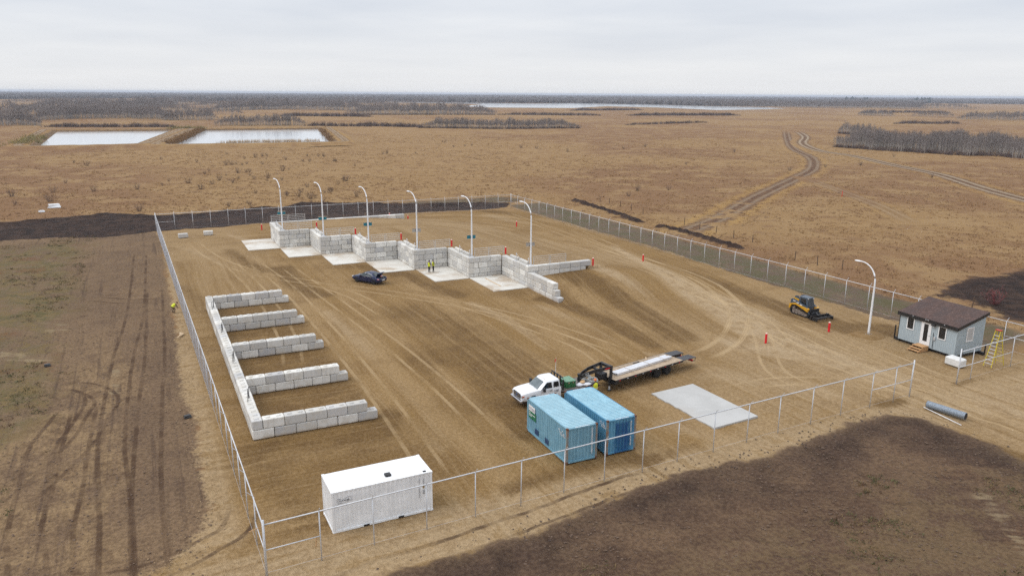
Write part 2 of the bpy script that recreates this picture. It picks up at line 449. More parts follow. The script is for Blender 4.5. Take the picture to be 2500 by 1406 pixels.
def platform_z(X, Y):
    """height of the raised tipping platform and of its ramps"""
    X, Y = np.asarray(X, float), np.asarray(Y, float)
    q = X + 0.23 * (Y - 86)
    z = 2.65 * (1 - sstep(44, 74, q))
    ins = np.zeros(X.shape, bool)
    for k in range(6):
        ins |= (Y >= YS[k + 1] + .4) & (Y <= YS[k] + .4) & (X >= XS[k] + .4)
    f = 0.5 + 0.3 * np.clip((X - 46) / 8, 0, 1) + 0.2 * sstep(54, 60, X)
    front = np.where(X >= 44.5, z * f * sstep(74, 86, Y), 0)
    back = z * 0.8 * sstep(20, 46, X) * (1 - sstep(135, 150, Y))
    return np.where(ins, z, np.where(Y < 86.2, front, np.where(Y > 134.8, back, 0)))
def hash_noise(X, Y, sc, seed=0):
    """smooth value noise for relief"""
    x, y = X * sc, Y * sc; xi, yi = np.floor(x), np.floor(y); fx, fy = x - xi, y - yi
    h = lambda a, b: np.modf(np.abs(np.sin(a * 127.1 + b * 311.7 + seed * 74.7) * 43758.5453))[0]
    ux, uy = fx * fx * (3 - 2 * fx), fy * fy * (3 - 2 * fy)
    return (h(xi, yi) * (1 - ux) + h(xi + 1, yi) * ux) * (1 - uy) + (h(xi, yi + 1) * (1 - ux) + h(xi + 1, yi + 1) * ux) * uy
def terrain_attrs(X, Y):
    P = np.stack([X, Y], 1)
    A = {}
    A['a_sand'] = sd_poly(P, SAND)
    A['a_soil'] = np.maximum(sd_poly(P, SOIL_L), sd_poly(P, SOIL_R))
    A['a_soilr'] = sd_poly(P, SOIL_R)
    dk = np.maximum(sd_poly(P, DARK), (sd_poly(P, DARK_R) - 1.2) * .35)
    for wl_ in WIND: dk = np.maximum(dk, 1.1 - sd_line(P, wl_)[0])
    A['a_dark'] = dk
    # weeds: strip outside the right-hand fence, rough ground at the left, edge of the stripped soil
    wd = np.zeros(len(X))
    wd = np.maximum(wd, sstep(73.5, 76, X) * (1 - sstep(81.5, 85.5, X)) * sstep(40, 50, Y) * (1 - sstep(152, 158, Y)))
    wd = np.maximum(wd, np.where(X < 40, 1.0 * (1 - sstep(-11.5, -6.5, X + (hash_noise(X, Y, .12, 44) - .5) * 4)) * sstep(50, 64, Y) * (1 - sstep(140, 150, Y)), 0))
    wd = np.maximum(wd, 0.30 * sstep(4, 12, X) * (1 - sstep(26, 32, Y)))
    wd = np.maximum(wd, 0.8 * sstep(36, 60, X) * sstep(158, 162, Y) * (1 - sstep(166, 172, Y)) * (1 - sstep(78, 84, X)))
    A['a_weed'] = wd
    A['a_tan'] = (1 - sstep(-4.2, -1.6, X + (hash_noise(X, Y, .15, 41) - .5) * 2)) * (1 - sstep(70, 92, Y)) * (X < 20) + .25 * (X < 20) * (Y > 92)
    # flow coordinate of the graded wheel-marks: s across, t along
    off = np.interp(Y, [0, 40, 52, 60, 76, 90, 102, 133, 200], [58, 58, 58.5, 60, 64.5, 67, 68, 69, 69])
    s = X - sstep(25, 62, X) * (off - 65)
    t = Y.copy()
    bayz = (X < 15.2) & (Y < 92)
    far = Y > 122
    s = np.where(far, 44 + np.hypot(np.maximum(s - 44, 0), Y - 122) * (X > 14), s)
    t = np.where(far, 122 + np.minimum(X, 60) * 0.5, t)
    s, t = np.where(bayz, Y * .9, s), np.where(bayz, X * 1.5, t)
    A['a_flow'] = np.stack([s, t, np.zeros(len(X))], 1)
    # damp dark brown stretches of the yard
    wet = np.zeros(len(X))
    wet = np.maximum(wet, 0.95 * sstep(6.3, 7.2, X) * (1 - sstep(14.2, 15.6, X)) * sstep(55, 56, Y) * (1 - sstep(90.5, 91.5, Y)))
    wet = np.maximum(wet, 0.75 * sstep(4, 7, X) * (1 - sstep(15, 20, X)) * sstep(40, 44, Y) * (1 - sstep(52.5, 54, Y)))
    wet = np.maximum(wet, 0.6 * np.exp(-((X - 24) / 5.5) ** 2 - ((Y - 52) / 3.5) ** 2))
    for k in range(6):
        wet = np.maximum(wet, 0.7 * np.exp(-((X - XS[k] + 3.2) / 2.4) ** 2 - ((Y - YS[k + 1] + 1.6) / 2.0) ** 2))
    wet *= sstep(-0.5, 2, A['a_sand'])
    A['a_wet'] = wet
    tone = np.zeros(len(X))
    for ln_, hw, v_ in TONE:
        d_ = sd_line(P, ln_)[0]
        tone += v_ * np.exp(-(d_ / (hw * 1.15)) ** 2)
    tone = np.clip(tone, -1, 1)
    A['a_tone'] = tone
    lite = np.zeros(len(X))
    lite = np.maximum(lite, sstep(-3, 0.5, A['a_sand']) * (1 - sstep(0.6, 2.0, X)) * (Y < 150) * 0 + 0)
    lite = np.maximum(lite, 0.9 * (1 - sstep(2.6, 3.8, X)) * sstep(36, 42, Y) * (1 - sstep(146, 151, Y)) * (A['a_sand'] > -2.5))
    lite = np.maximum(lite, 1.0 * sstep(33.5, 34.5, Y) * (1 - sstep(38.2, 40.8, Y)) * (X > -4))
    lite = np.maximum(lite, 0.6 * sstep(30, 46, X) * (1 - sstep(46, 58, Y)) + 0.4 * sstep(44, 52, X) * sstep(44, 56, Y) * (1 - sstep(62, 76, Y)))
    lite = np.maximum(lite, 0.35 * sstep(70, 100, Y) * (1 - sstep(14, 18, X)))
    lite = np.maximum(lite, 0.42 * (platform_z(X, Y) > .3) * sstep(84, 92, Y))
    A['a_lite'] = lite
    groups = [[0], [1, 3], [2, 16], [4, 20], [5, 14], [15, 19], [17, 21], [6, 8], [7, 13], [9, 11], [10, 12]]
    for gi, g in enumerate(groups):
        d = np.full(len(X), 60.0); w = np.zeros(len(X))
        for k in g:
            dk_, wk = sd_line(P, TR[k]); m = dk_ < d
            d[m] = dk_[m]; w[m] = wk[m]
        A['tr%d' % gi] = np.stack([d, w, np.zeros(len(X))], 1)
    A['a_road'] = np.stack([np.full(len(X), 60.0), np.zeros(len(X)), np.zeros(len(X))], 1)
    return A

# ---- the one material of all soil and grass
def make_ground():
    t = NT('ground_soil_and_grass')
    P = t.pos()
    N = lambda sc, de=3, ro=.55, v=None: t.noise(P if v is None else v, sc, de, ro, 0.0, '2D')
    nL, nM, nS, nF, nG = N(.011, 2), N(.085, 2), N(.62, 4, .6), N(3.6, 3, .65), N(17., 2, .7)
    nM2 = N(.19, 3, .6)
    dd = lambda n, k: t.math('MULTIPLY', t.math('SUBTRACT', n, .5), k)
    # dry prairie grass
    nX = N(.0042, 3, .6)
    g = t.mix(t.step(t.math('ADD', nL, dd(nX, .8)), .40, .60), (.290, .186, .092), (.213, .124, .067))
    g = t.mix(t.step(nM, .46, .66, 0, .7), g, (.325, .217, .113))
    g = t.mix(t.step(nM2, .52, .70, 0, .6), g, (.186, .108, .060))
    g = t.mix(t.step(nS, .52, .74, 0, .28), g, (.175, .096, .050))
    g = t.mix(t.step(nF, .36, .66), t.mix(.26, g, (.09, .05, .028)), t.mix(.10, g, (.46, .31, .16)))
    # field tracks: |d| across, wheel ruts, straw-coloured verge
    rd = t.sep(t.attr('a_road', True)); ad, rw, rk = rd[0], rd[1], rd[2]
    adn = t.math('ADD', ad, t.math('ADD', dd(nS, 2.4), dd(nM2, 1.6)))
    near_v = t.step(t.sep(P)[0], 120, 330, 1, .25)
    body = t.math('MULTIPLY', t.step(adn, 1.2, 2.7, 1, 0), rw)
    verge = t.math('MULTIPLY', t.math('MULTIPLY', t.step(adn, 1.8, 2.8), t.step(adn, 2.9, 5.2, 1, 0)), t.math('MULTIPLY', rw, near_v))
    g = t.mix(t.math('MULTIPLY', verge, .55), g, (.35, .22, .085))
    rut = t.step(t.math('ABSOLUTE', t.math('SUBTRACT', t.math('ADD', ad, dd(nS, .5)), 1.05)), .2, .65, 1, 0)
    rcol = t.mix(rk, t.mix(t.step(nS, .38, .62), (.085, .048, .032), (.165, .098, .055)), t.mix(.8, g, (.105, .070, .046)))
    rcol = t.mix(t.math('MULTIPLY', rut, t.step(rk, 0, .7, .35, .8)), rcol, (.36, .29, .21))
    g = t.mix(t.math('MULTIPLY', body, .95), g, rcol)
    # stripped soil
    xy = t.sep(P)
    ss1 = t.noise(t.comb(t.math('MULTIPLY', xy[0], 1.5), t.math('MULTIPLY', xy[1], .05)), 1.0, 3, .65, 0., '2D')
    so = t.mix(t.step(nM, .38, .62), (.196, .131, .080), (.155, .103, .065))
    tan = t.math('MULTIPLY', t.attr('a_tan'), t.step(t.math('ADD', nM2, dd(ss1, .6)), .30, .58, .1, 1))
    so = t.mix(tan, so, t.mix(t.step(nS, .4, .62), (.272, .186, .106), (.198, .131, .074)))
    so = t.mix(t.step(ss1, .50, .72, 0, .45), so, (.165, .108, .070))
    so = t.mix(t.step(ss1, .26, .42, .55, 0), so, (.068, .042, .030))
    srd = t.attr('a_soilr')
    sr = t.step(srd, -1, 1.5)
    ssr = t.noise(t.comb(t.math('ADD', t.math('MULTIPLY', xy[0], .10), t.math('MULTIPLY', xy[1], -.16)), t.math('ADD', t.math('MULTIPLY', xy[0], .55), t.math('MULTIPLY', xy[1], .9))), 1.0, 4, .65, 0., '2D')
    sor = t.mix(t.step(nM2, .40, .62), (.094, .057, .037), (.140, .089, .056))
    sor = t.mix(t.step(ssr, .48, .70, 0, .55), sor, (.160, .106, .064))
    sor = t.mix(t.step(ssr, .28, .44, .6, 0), sor, (.050, .030, .021))
    sor = t.mix(t.step(t.math('ADD', srd, dd(nM2, 9.)), .0, 6., .85, 0), sor, t.mix(t.step(nS, .4, .6), (.030, .0185, .0145), (.056, .035, .026)))
    so = t.mix(sr, so, sor)
    so = t.mix(t.step(nS, .50, .72, 0, .30), so, (.070, .043, .031))
    so = t.mix(t.step(nF, .34, .66), t.mix(.34, so, (.035, .022, .016)), t.mix(.08, so, (.34, .25, .17)))
    so = t.mix(t.step(nG, .62, .76, 0, .14), so, (.26, .19, .13))
    we = t.attr('a_weed')
    so = t.mix(t.math('MULTIPLY', t.step(we, .5, 1.0), t.step(nM2, .35, .6, .15, .7)), so, (.135, .104, .062))
    wsel = t.math('MULTIPLY', t.step(t.math('ADD', nS, t.math('ADD', dd(nM2, .9), dd(nF, .9))), .44, .58), we)
    wcol = t.mix(t.step(nS, .40, .60), (.088, .080, .034), (.165, .118, .056))
    so = t.mix(t.math('MULTIPLY', wsel, .8), so, wcol)
    so = t.mix(t.math('MULTIPLY', t.step(t.math('ADD', t.attr('a_tone'), t.math('ADD', dd(ssr, 2.2), dd(nS, 1.2))), .35, .9, 0, .6), t.step(t.attr('a_tone'), .05, .3)), so, t.mix(t.step(nS, .35, .6), (.21, .155, .10), (.30, .235, .15)))
    red = t.math('MULTIPLY', t.step(N(.15, 3, .6), .58, .68), we)
    so = t.mix(t.math('MULTIPLY', t.math('MULTIPLY', red, t.step(nF, .4, .6)), .6), so, (.14, .058, .032))
    weedy = t.mix(wsel, t.mix(t.step(nS, .4, .65), (.120, .086, .060), (.172, .122, .080)), (.100, .086, .046))
    # graded sand and gravel
    fl = t.sep(t.attr('a_flow', True))
    s_, t_ = t.math('ADD', fl[0], dd(nM, .9)), fl[1]
    S2 = lambda ks, kt, de, ro: t.noise(t.comb(t.math('MULTIPLY', s_, ks), t.math('MULTIPLY', t_, kt)), 1.0, de, ro, 0.0, '2D')
    st1, st2, st3 = S2(.30, .016, 3, .55), S2(1.5, .022, 3, .6), S2(5.0, .06, 2, .6)
    sa = t.mix(t.step(st1, .36, .64), (.318, .208, .100), (.240, .144, .054))
    sa = t.mix(t.step(nM2, .46, .66, 0, .5), sa, (.180, .102, .036))
    br = t.math('ADD', nM2, dd(st2, .7))
    tn = t.math('ADD', t.attr('a_tone'), t.math('ADD', dd(st2, .55), dd(nS, .3)))
    wet = t.math('MAXIMUM', t.math('MULTIPLY', t.attr('a_wet'), t.step(br, .30, .52, .5, 1)), t.step(tn, -.10, -.70))  # damp soil, plus the trailer shade held in the tone
    sa = t.mix(t.math('MULTIPLY', wet, .92), sa, t.mix(t.step(nS, .35, .65), (.100, .051, .013), (.135, .074, .021)))
    dry = t.math('MAXIMUM', t.math('MULTIPLY', t.attr('a_lite'), t.step(t.math('ADD', nS, dd(st2, .6)), .28, .60, .25, .92)), t.step(tn, .08, .70, 0, .9))
    dry = t.math('MULTIPLY', dry, t.math('SUBTRACT', 1.0, t.math('MULTIPLY', wet, .85)))
    sa = t.mix(dry, sa, t.mix(t.step(nS, .35, .65), (.455, .345, .222), (.375, .268, .158)))
    sa = t.mix(t.step(st2, .54, .74, 0, .26), sa, (.365, .252, .135))
    sa = t.mix(t.step(st2, .28, .42, .24, 0), sa, (.135, .074, .026))
    sa = t.mix(t.step(st3, .62, .72, 0, .26), sa, (.41, .295, .175))
    sa = t.mix(t.step(nS, .56, .74, 0, .28), sa, (.140, .080, .030))
    sa = t.mix(t.step(nF, .40, .64), t.mix(.22, sa, (.085, .048, .018)), t.mix(.09, sa, (.54, .41, .27)))
    sa = t.mix(t.step(nG, .36, .66), t.mix(.20, sa, (.06, .035, .015)), t.mix(.09, sa, (.60, .48, .34)))
    # fresh black topsoil
    dk = t.mix(t.step(nS, .36, .66), (.018, .0115, .0095), (.046, .028, .021))
    dk = t.mix(t.step(nF, .5, .75, 0, .4), dk, (.070, .046, .035))
    dk = t.mix(t.step(nM2, .50, .66, 0, .22), dk, (.105, .064, .042))
    # put them together along ragged edges
    edge = t.math('ADD', dd(nS, 1.7), dd(nF, .7))
    edgeL = t.math('ADD', edge, dd(nM2, 3.0))
    m_so = t.step(t.math('ADD', t.attr('a_soil'), edgeL), -.35, .35)
    m_sa = t.step(t.math('ADD', t.attr('a_sand'), edge), -.3, .3)
    m_dk = t.step(t.math('ADD', t.attr('a_dark'), edge), -.3, .3)
    m_sr = t.step(t.math('ADD', t.attr('a_soilr'), edge), -.3, .3)
    c = t.mix(t.step(we, .1, .6), g, weedy)
    c = t.mix(m_so, c, so)
    c = t.mix(m_sa, c, sa)
    c = t.mix(m_sr, c, so)
    c = t.mix(m_dk, c, dk)
    # wheel tracks
    for i in range(11):
        v = t.sep(t.attr('tr%d' % i, True)); d = t.math('ADD', v[0], dd(nS, .12))
        gauge, wid = (1.02, .34) if i == 0 else (.86, .17)
        e = t.math('ABSOLUTE', t.math('SUBTRACT', d, gauge))
        ln = t.math('MULTIPLY', t.step(e, wid * .55, wid * 1.25, 1, 0), v[1])
        if i == 0:       # dual tyres: three ribs in each band
            ln = t.math('MULTIPLY', ln, t.step(t.math('SINE', t.math('MULTIPLY', e, 34.)), -.3, .5, .25, 1))
        ln = t.math('MULTIPLY', ln, t.step(nM2, .35, .6, .25, 1))
        if i <= 6: c = t.mix(t.math('MULTIPLY', ln, .9 if i == 0 else .5), c, (.44, .325, .195))
        else: c = t.mix(t.math('MULTIPLY', ln, t.step(nS, .35, .6, .45, .9)), c, (.070, .042, .026))
    t.bump(t.math('ADD', t.noise(P, 3.6, 2, .65, 0., '2D'), t.math('MULTIPLY', t.noise(P, 17., 1, .6, 0., '2D'), .35)), .85, .16)
    hs = t.n.new('ShaderNodeHueSaturation'); hs.inputs['Saturation'].default_value = 1.07; hs.inputs['Value'].default_value = 1.03
    t.l.new(c, hs.inputs['Color'])
    return t.fin(hs.outputs[0], .95, 0.0, .15)
M_GROUND = make_ground()

def grid_lines(a, b, st, lo, hi, g):
    mid = list(np.arange(a, b + 1e-6, st)); left, right = [], []
    x, d = a, st
    while x > lo: d *= g; x -= d; left.append(x)
    x, d = mid[-1], st
    while x < hi: d *= g; x += d; right.append(x)
    return np.array(left[::-1] + mid + right)
def grid_mesh(name, gx, gy, zf, mats, keep=None):
    X, Y = np.meshgrid(gx, gy); nx, ny = len(gx), len(gy)
    x, y = X.ravel(), Y.ravel(); z = zf(x, y)
    i = (np.arange(ny - 1)[:, None] * nx + np.arange(nx - 1)[None, :]).ravel()
    F = np.stack([i, i + 1, i + nx + 1, i + nx], 1)
    A = terrain_attrs(x, y)
    if keep is not None:
        k = keep(x, y, z); F = F[k[F].any(1)]
    return np_mesh(name, np.stack([x, y, z], 1), F, [mats], smooth=True, attrs=A)

gx = grid_lines(-40, 108, .42, -16000, 18000, 1.13)
gy = grid_lines(28, 168, .42, -400, 18000, 1.12)
def ground_z(x, y):
    near = (1 - sstep(105, 150, x)) * sstep(-60, -30, x) * (1 - sstep(165, 190, y))
    ins = sstep(0, 3, sd_poly(np.stack([x, y], 1), [(4, 40), (73, 42), (73, 149), (4, 149)]))
    rough = (hash_noise(x, y, .9) - .5) * .10 + (hash_noise(x, y, .31, 3) - .5) * .16 + (hash_noise(x, y, 2.0, 5) - .5) * .05
    # spoil ridges: black windrows outside the fence and the edge of the black strip
    P = np.stack([x, y], 1); ridge = np.zeros(len(x))
    for wl_ in WIND: ridge = np.maximum(ridge, .55 * np.exp(-(sd_line(P, wl_)[0] / .9) ** 2) * (.5 + hash_noise(x, y, 1.3, 9)))
    dk = sd_poly(P, DARK)
    ridge = np.maximum(ridge, .55 * np.exp(-((dk - 1.2) / 1.3) ** 2) * (y > 160) * hash_noise(x, y, .5, 4))
    sr = sd_poly(P, SOIL_R)
    ridge = np.maximum(ridge, .22 * np.exp(-((sr - .3) / .7) ** 2) * (y > 30) * hash_noise(x, y, .8, 11))
    return rough * near * (1 - .93 * ins) + ridge - .035
ground = grid_mesh('ground', gx, gy, ground_z, M_GROUND)
tag(ground, kind='structure')

px_ = np.arange(18.9, 76.5, .36); py_ = np.arange(72.5, 152, .36)
def plat_zz(x, y):
    z = platform_z(x, y)
    return np.where(z > .02, z + .02 + (hash_noise(x, y, .7, 2) - .5) * .05 * np.clip(z, 0, 1), -.12)
plat = grid_mesh('raised_platform', px_, py_, plat_zz, M_GROUND, keep=lambda x, y, z: z > -.1)
tag(plat, kind='structure')

# ---- field tracks as ribbons on the grass
def ribbon(name, pts, half, kind_, z, strength=1.0, wide=1.0):
    L = smooth_line(pts, 10); tan = np.gradient(L, axis=0); tan /= np.hypot(*tan.T)[:, None]
    nor = np.stack([-tan[:, 1], tan[:, 0]], 1)
    off = np.array([-1, -.75, -.5, -.25, -.1, 0, .1, .25, .5, .75, 1]) * half
    V = np.concatenate([np.concatenate([L + nor * o, np.full((len(L), 1), z)], 1) for o in off])
    n = len(L); F = []
    for j in range(len(off) - 1):
        i = np.arange(n - 1) + j * n
        F.append(np.stack([i, i + 1, i + n + 1, i + n], 1))
    A = terrain_attrs(V[:, 0], V[:, 1])
    w = np.tile(sstep(0, 6, np.arange(n)) * (1 - sstep(n - 6, n - 1, np.arange(n))), len(off))
    A['a_road'] = np.stack([np.repeat(np.abs(off), n) * wide, w * strength, np.full(len(V), kind_)], 1)
    for k in range(11): A['tr%d' % k][:, 0] = 60
    return tag(np_mesh(name, V, np.concatenate(F), [M_GROUND], smooth=True, attrs=A), kind='structure')
ribbon('field_track', ROAD1, 6.5, 0.0, -.015, 1.0, .8)
ribbon('field_track', ROAD2, 6.5, .5, -.012, 1.0, .68)
ribbon('field_track', ROAD3, 3.6, .45, -.009, .3)

# ---- water
def water_mat():
    t = NT('still_water')
    n = t.noise(t.pos(), .5, 3)
    t.bump(n, .25, .05)
    return t.fin((.52, .55, .58), .12, 0.0, .7)
M_WATER = water_mat()
def flat_poly(name, poly, z, mat_):
    me = bpy.data.meshes.new(name); me.from_pydata([(x, y, z) for x, y in poly], [], [tuple(range(len(poly)))])
    return tag(link(name, me, [mat_]), kind='structure')
LAG = [[(-38.5, 392), (-41.7, 545), (20.5, 537), (-2.5, 392)], [(15, 384), (41, 535), (112, 531), (86, 378)]]
for q in LAG: flat_poly('lagoon_water', q, .12, M_WATER)
LAKE = [(569, 2041), (686, 1890), (743, 1683), (581, 1415), (569, 1289), (714, 1218), (900, 1399), (924, 1259), (879, 1027), (999, 1060), (1143, 1135), (1208, 1282), (1171, 1439), (1189, 1622), (1100, 1877), (928, 1791), (839, 1900), (702, 2100)]
flat_poly('lake_water', LAKE, .15, M_WATER)
# lagoon dykes
dgx = np.arange(-75, 150, 1.6); dgy = np.arange(362, 600, 1.6)
def dyke_z(x, y):
    P = np.stack([x, y], 1)
    d = np.maximum(sd_poly(P, LAG[0]), sd_poly(P, LAG[1]))      # >0 in the water
    o = -d
    z = 1.7 * sstep(-.5, 5, o) * (1 - sstep(9, 19, o))
    return np.where(o < 0, -.4, z - .06 + (hash_noise(x, y, .2, 8) - .5) * .25)
dyke = grid_mesh('lagoon_dyke', dgx, dgy, dyke_z, M_GROUND, keep=lambda x, y, z: z > -.02)
tag(dyke, kind='structure')
_co = np.empty(len(dyke.data.vertices) * 3, np.float32); dyke.data.vertices.foreach_get('co', _co); _co = _co.reshape(-1, 3)
_o = -np.maximum(sd_poly(_co[:, :2], LAG[0]), sd_poly(_co[:, :2], LAG[1]))
_rd = np.stack([np.abs(_o - 7.0), np.full(len(_o), .75), np.full(len(_o), .5)], 1).astype(np.float32)
dyke.data.attributes['a_road'].data.foreach_set('vector', _rd.ravel())
dyke.data.attributes['a_soil'].data.foreach_set('value', (2.0 - np.abs(_o - 1.0)).astype(np.float32))
dyke.data.attributes['a_weed'].data.foreach_set('value', (.35 * (1 - sstep(1, 3, _o))).astype(np.float32))

# ================================================================== MATERIALS OF THE BUILT THINGS
def concrete_block_mat():
    t = NT('precast_concrete')
    r = t.rand(); o = t.vaddr(t.obj(), r, 53.)
    n1, n2, n3 = t.noise(o, 1.6, 5, .6), t.noise(t.vmul(o, (3.5, 3.5, .7)), 1.5, 4, .6), t.noise(o, 26., 3, .7)
    base = t.mix(t.step(r, .0, 1.), (.76, .745, .705), (.50, .49, .47))
    base = t.mix(t.step(t.math('FRACT', t.math('MULTIPLY', r, 7.3)), .80, .92, 0, .55), base, (.42, .42, .435))
    c = t.mix(t.step(n1, .42, .66, 0, .6), base, (.56, .52, .45))
    c = t.mix(t.step(n2, .54, .72, 0, .45), c, (.38, .36, .33))
    c = t.mix(t.step(n3, .62, .72, 0, .3), c, (.33, .31, .29))
    z = t.sep(t.pos())[2]
    c = t.mix(t.math('MULTIPLY', t.step(z, .0, .28, 1, 0), t.step(n1, .3, .6, .2, .6)), c, (.30, .20, .11))   # soil splash on the lowest course
    t.bump(t.math('ADD', n3, n1), .35, .02)
    return t.fin(c, .9, 0, .25)
M_BLOCK = concrete_block_mat()
def slab_mat(name, a, b, dirt):
    t = NT(name)
    o = t.vaddr(t.obj(), t.rand(), 31.)
    n1, n2, n3 = t.noise(o, .35, 4, .6, .5), t.noise(t.vmul(o, (6, .4, 1)), .6, 4), t.noise(o, 14., 3, .7)
    c = t.mix(t.step(n1, .38, .62), a, b)
    c = t.mix(t.step(n2, .52, .75, 0, .25), c, tuple(k * .8 for k in a))
    d = t.math('MULTIPLY', t.step(t.noise(o, .22, 5, .62), .50, .64), dirt)
    c = t.mix(d, c, (.36, .255, .15))
    c = t.mix(t.step(n3, .6, .75, 0, .2), c, (.3, .27, .22))
    t.bump(n3, .25, .01)
    return t.fin(c, .85, 0, .3)
M_SLAB = slab_mat('poured_concrete', (.64, .62, .57), (.57, .53, .47), .6)
M_SLAB2 = slab_mat('fresh_broom_concrete', (.47, .465, .45), (.42, .415, .40), .10)
M_GALV = simple('galvanised_steel', (.62, .63, .65), (.52, .53, .55), .45, .25, 9.)
M_WHITEP = simple('white_lamp_paint', (.80, .81, .83), (.74, .75, .77), .35, 0, 3.)
M_RAIL = simple('galvanised_rail', (.66, .65, .63), (.55, .54, .52), .45, .35, 8.)
M_RED = simple('red_sleeve', (.74, .016, .026), (.62, .012, .022), .45, 0, 5.)
M_CAPP = simple('pale_cap', (.78, .60, .52), (.70, .5, .42), .6)
M_BLACK = simple('black_steel', (.012, .012, .014), (.022, .022, .024), .42, 0, 7., .5)
M_RUBBER = simple('rubber', (.014, .014, .014), (.035, .031, .027), .85, 0, 12., .2)
M_DARK = simple('dark_iron', (.05, .05, .055), (.03, .03, .032), .6, .5)
M_TEAL = simple('teal_sign_face', (.020, .19, .25), (.018, .16, .22), .5)
M_ALU = simple('bare_sign_back', (.42, .40, .37), (.35, .33, .30), .6)
M_LUM = simple('new_lumber', (.55, .33, .16), (.45, .25, .11), .75, 0, 5.)
M_PINE = simple('pale_lumber', (.62, .47, .31), (.5, .36, .22), .75, 0, 5.)
M_POSTW = simple('weathered_post', (.13, .085, .055), (.08, .055, .04), .9)
M_WIRE = simple('chain_link_wire', (.34, .34, .365), (.27, .27, .29), .45, .55, 20.)
M_GLASS = simple('dark_glass', (.012, .014, .017), (.02, .022, .026), .08, 0, 2., .6)
M_WHITE = simple('white_paint', (.80, .81, .82), (.76, .77, .78), .35, 0, 2., .5)
M_CHROME = simple('bright_metal', (.62, .63, .65), (.5, .5, .52), .22, .9)
M_WPRINT = simple('white_print', (.78, .79, .80), (.68, .7, .72), .6)
M_DPRINT = simple('dark_print', (.09, .095, .12), (.13, .14, .17), .6)

# ================================================================== BLOCK WALLS
_bm = {}
def block_mesh(L, knobs, W=.75, H=.75):
    k = (round(L, 2), knobs, W, H)
    if k not in _bm:
        m = MB().box(.014, L - .014, 0, W, .012, H - .012, .05)
        if knobs:
            n = max(1, int(round(L / .75)))
            for i in range(n):
                cx = L * (i + .5) / n
                m.loft([[(cx + sx * a, W / 2 + sy * a, z) for sx, sy in ((-1, -1), (1, -1), (1, 1), (-1, 1))] for a, z in ((.17, H - .01), (.15, H + .05), (.09, H + .085))])
        me = m.mesh('concrete_block'); me.materials.append(M_BLOCK); _bm[k] = me
    return _bm[k]
def lay(parent, x, y, z, L, ang, knobs=False):
    """one block from (x,y) running along ang; the thickness lies to its left"""
    o = bpy.data.objects.new('concrete_block', block_mesh(L, knobs)); COL.objects.link(o)
    o.location = (x + random.uniform(-.008, .008), y + random.uniform(-.008, .008), z)
    o.rotation_euler = (0, 0, ang + random.uniform(-.004, .004)); o.parent = parent
    return o
def course(parent, x0, y0, ang, length, z, nominal, half, knobs=False, skip0=0.0):
    """one running-bond course; half shifts it by half a block"""
    n = max(1, round(length / nominal)); L = length / n
    cuts = [skip0]
    p = L * (.5 if half else 1)
    while p < length - .05:
        if p > cuts[-1] + .3: cuts.append(p)
        p += L
    cuts.append(length)
    for a, b in zip(cuts, cuts[1:]):
        lay(parent, x0 + a * math.cos(ang), y0 + a * math.sin(ang), z, b - a, ang, knobs)
wall = thing('retaining_wall', 'saw-tooth retaining wall of pale concrete blocks holding up the raised platform', 'wall', (XS[0], YS[6], 0))
wall_in = Vector((XS[0], YS[6], 0))
def W(x, y): return x - wall_in.x, y - wall_in.y
ZC = [2.05, 1.30, .55, -.20]
for ci, z in enumerate(ZC):
    odd = ci % 2
    for k in range(6):                                   # side walls, facing -X: laid from far to near so the face is on the right
        y1, y0 = YS[k], YS[k + 1]
        near_own = odd                                   # odd courses own the outer corner
        yb = y0 if near_own else y0 + .752
        ln = y1 - yb
        x, y = W(XS[k] + .75, yb)
        course(wall, x, y, math.pi / 2, ln, z, 1.6, odd)
    for k in range(1, 6):                                # end walls, facing -Y
        xa = XS[k - 1] + (.752 if odd else 0)
        x, y = W(xa, YS[k])
        course(wall, x, y, 0, XS[k] - xa - .004, z, 1.6, odd)
    # back wall on the far edge of the platform
    if ci < 2:
        x, y = W(XS[0] + (.752 if odd else 0), YS[0]); course(wall, x, y, 0, 24.0 - (.752 if odd else 0), z, 1.6, odd)
    # right-hand wing
    if ci < 3:
        x, y = W(XS[5] + (.752 if odd else 0), YS[6]); course(wall, x, y, 0, [9.6, 8.8, 6.4][ci] - (.752 if odd else 0), z, 1.6, odd)
    # stepped front wing
    if ci > 0:
        ye = [0, 79.0, 78.4, 77.6][ci]
        yt = YS[6] - (.004)
        x, y = W(XS[5] + .75, ye); course(wall, x, y, math.pi / 2, yt - ye, z, 1.6, not odd)

bay = thing('storage_bay_wall', 'low comb-shaped wall of knobbed concrete blocks forming four open bays', 'wall', (5.5, 53.8, 0))
LB = 1.55
SP = 92.3 - 53.85
for ci, z in enumerate((0.0, .75)):
    course(bay, .75, .05 + (.76 if ci == 0 else 0), math.pi / 2, SP - (.76 if ci == 0 else 0), z - .01, LB, ci == 0, ci == 1)
FINY = [54.0, 62.85, 72.4, 81.9, 91.4]
for k, fy in enumerate(FINY):
    y = fy - 53.8
    if k == 0:
        for i in range(6): lay(bay, 0 + i * LB, .05, -.01, LB, 0, i == 5)
    else:
        lay(bay, .76, y, -.01, .74, 0, False)
        for i in range(5): lay(bay, .76 + .74 + i * LB, y, -.01, LB, 0, i == 4)
    yy = .05 if k == 0 else y
    for i in range(5): lay(bay, .78 + i * LB, yy, .74, LB, 0, True)
pin = MB()
pin.tube([(0, 0, 0), (0, 0, .95)], .022, 6); PIN = pin.mesh('steel_pin'); PIN.materials.append(M_DARK)
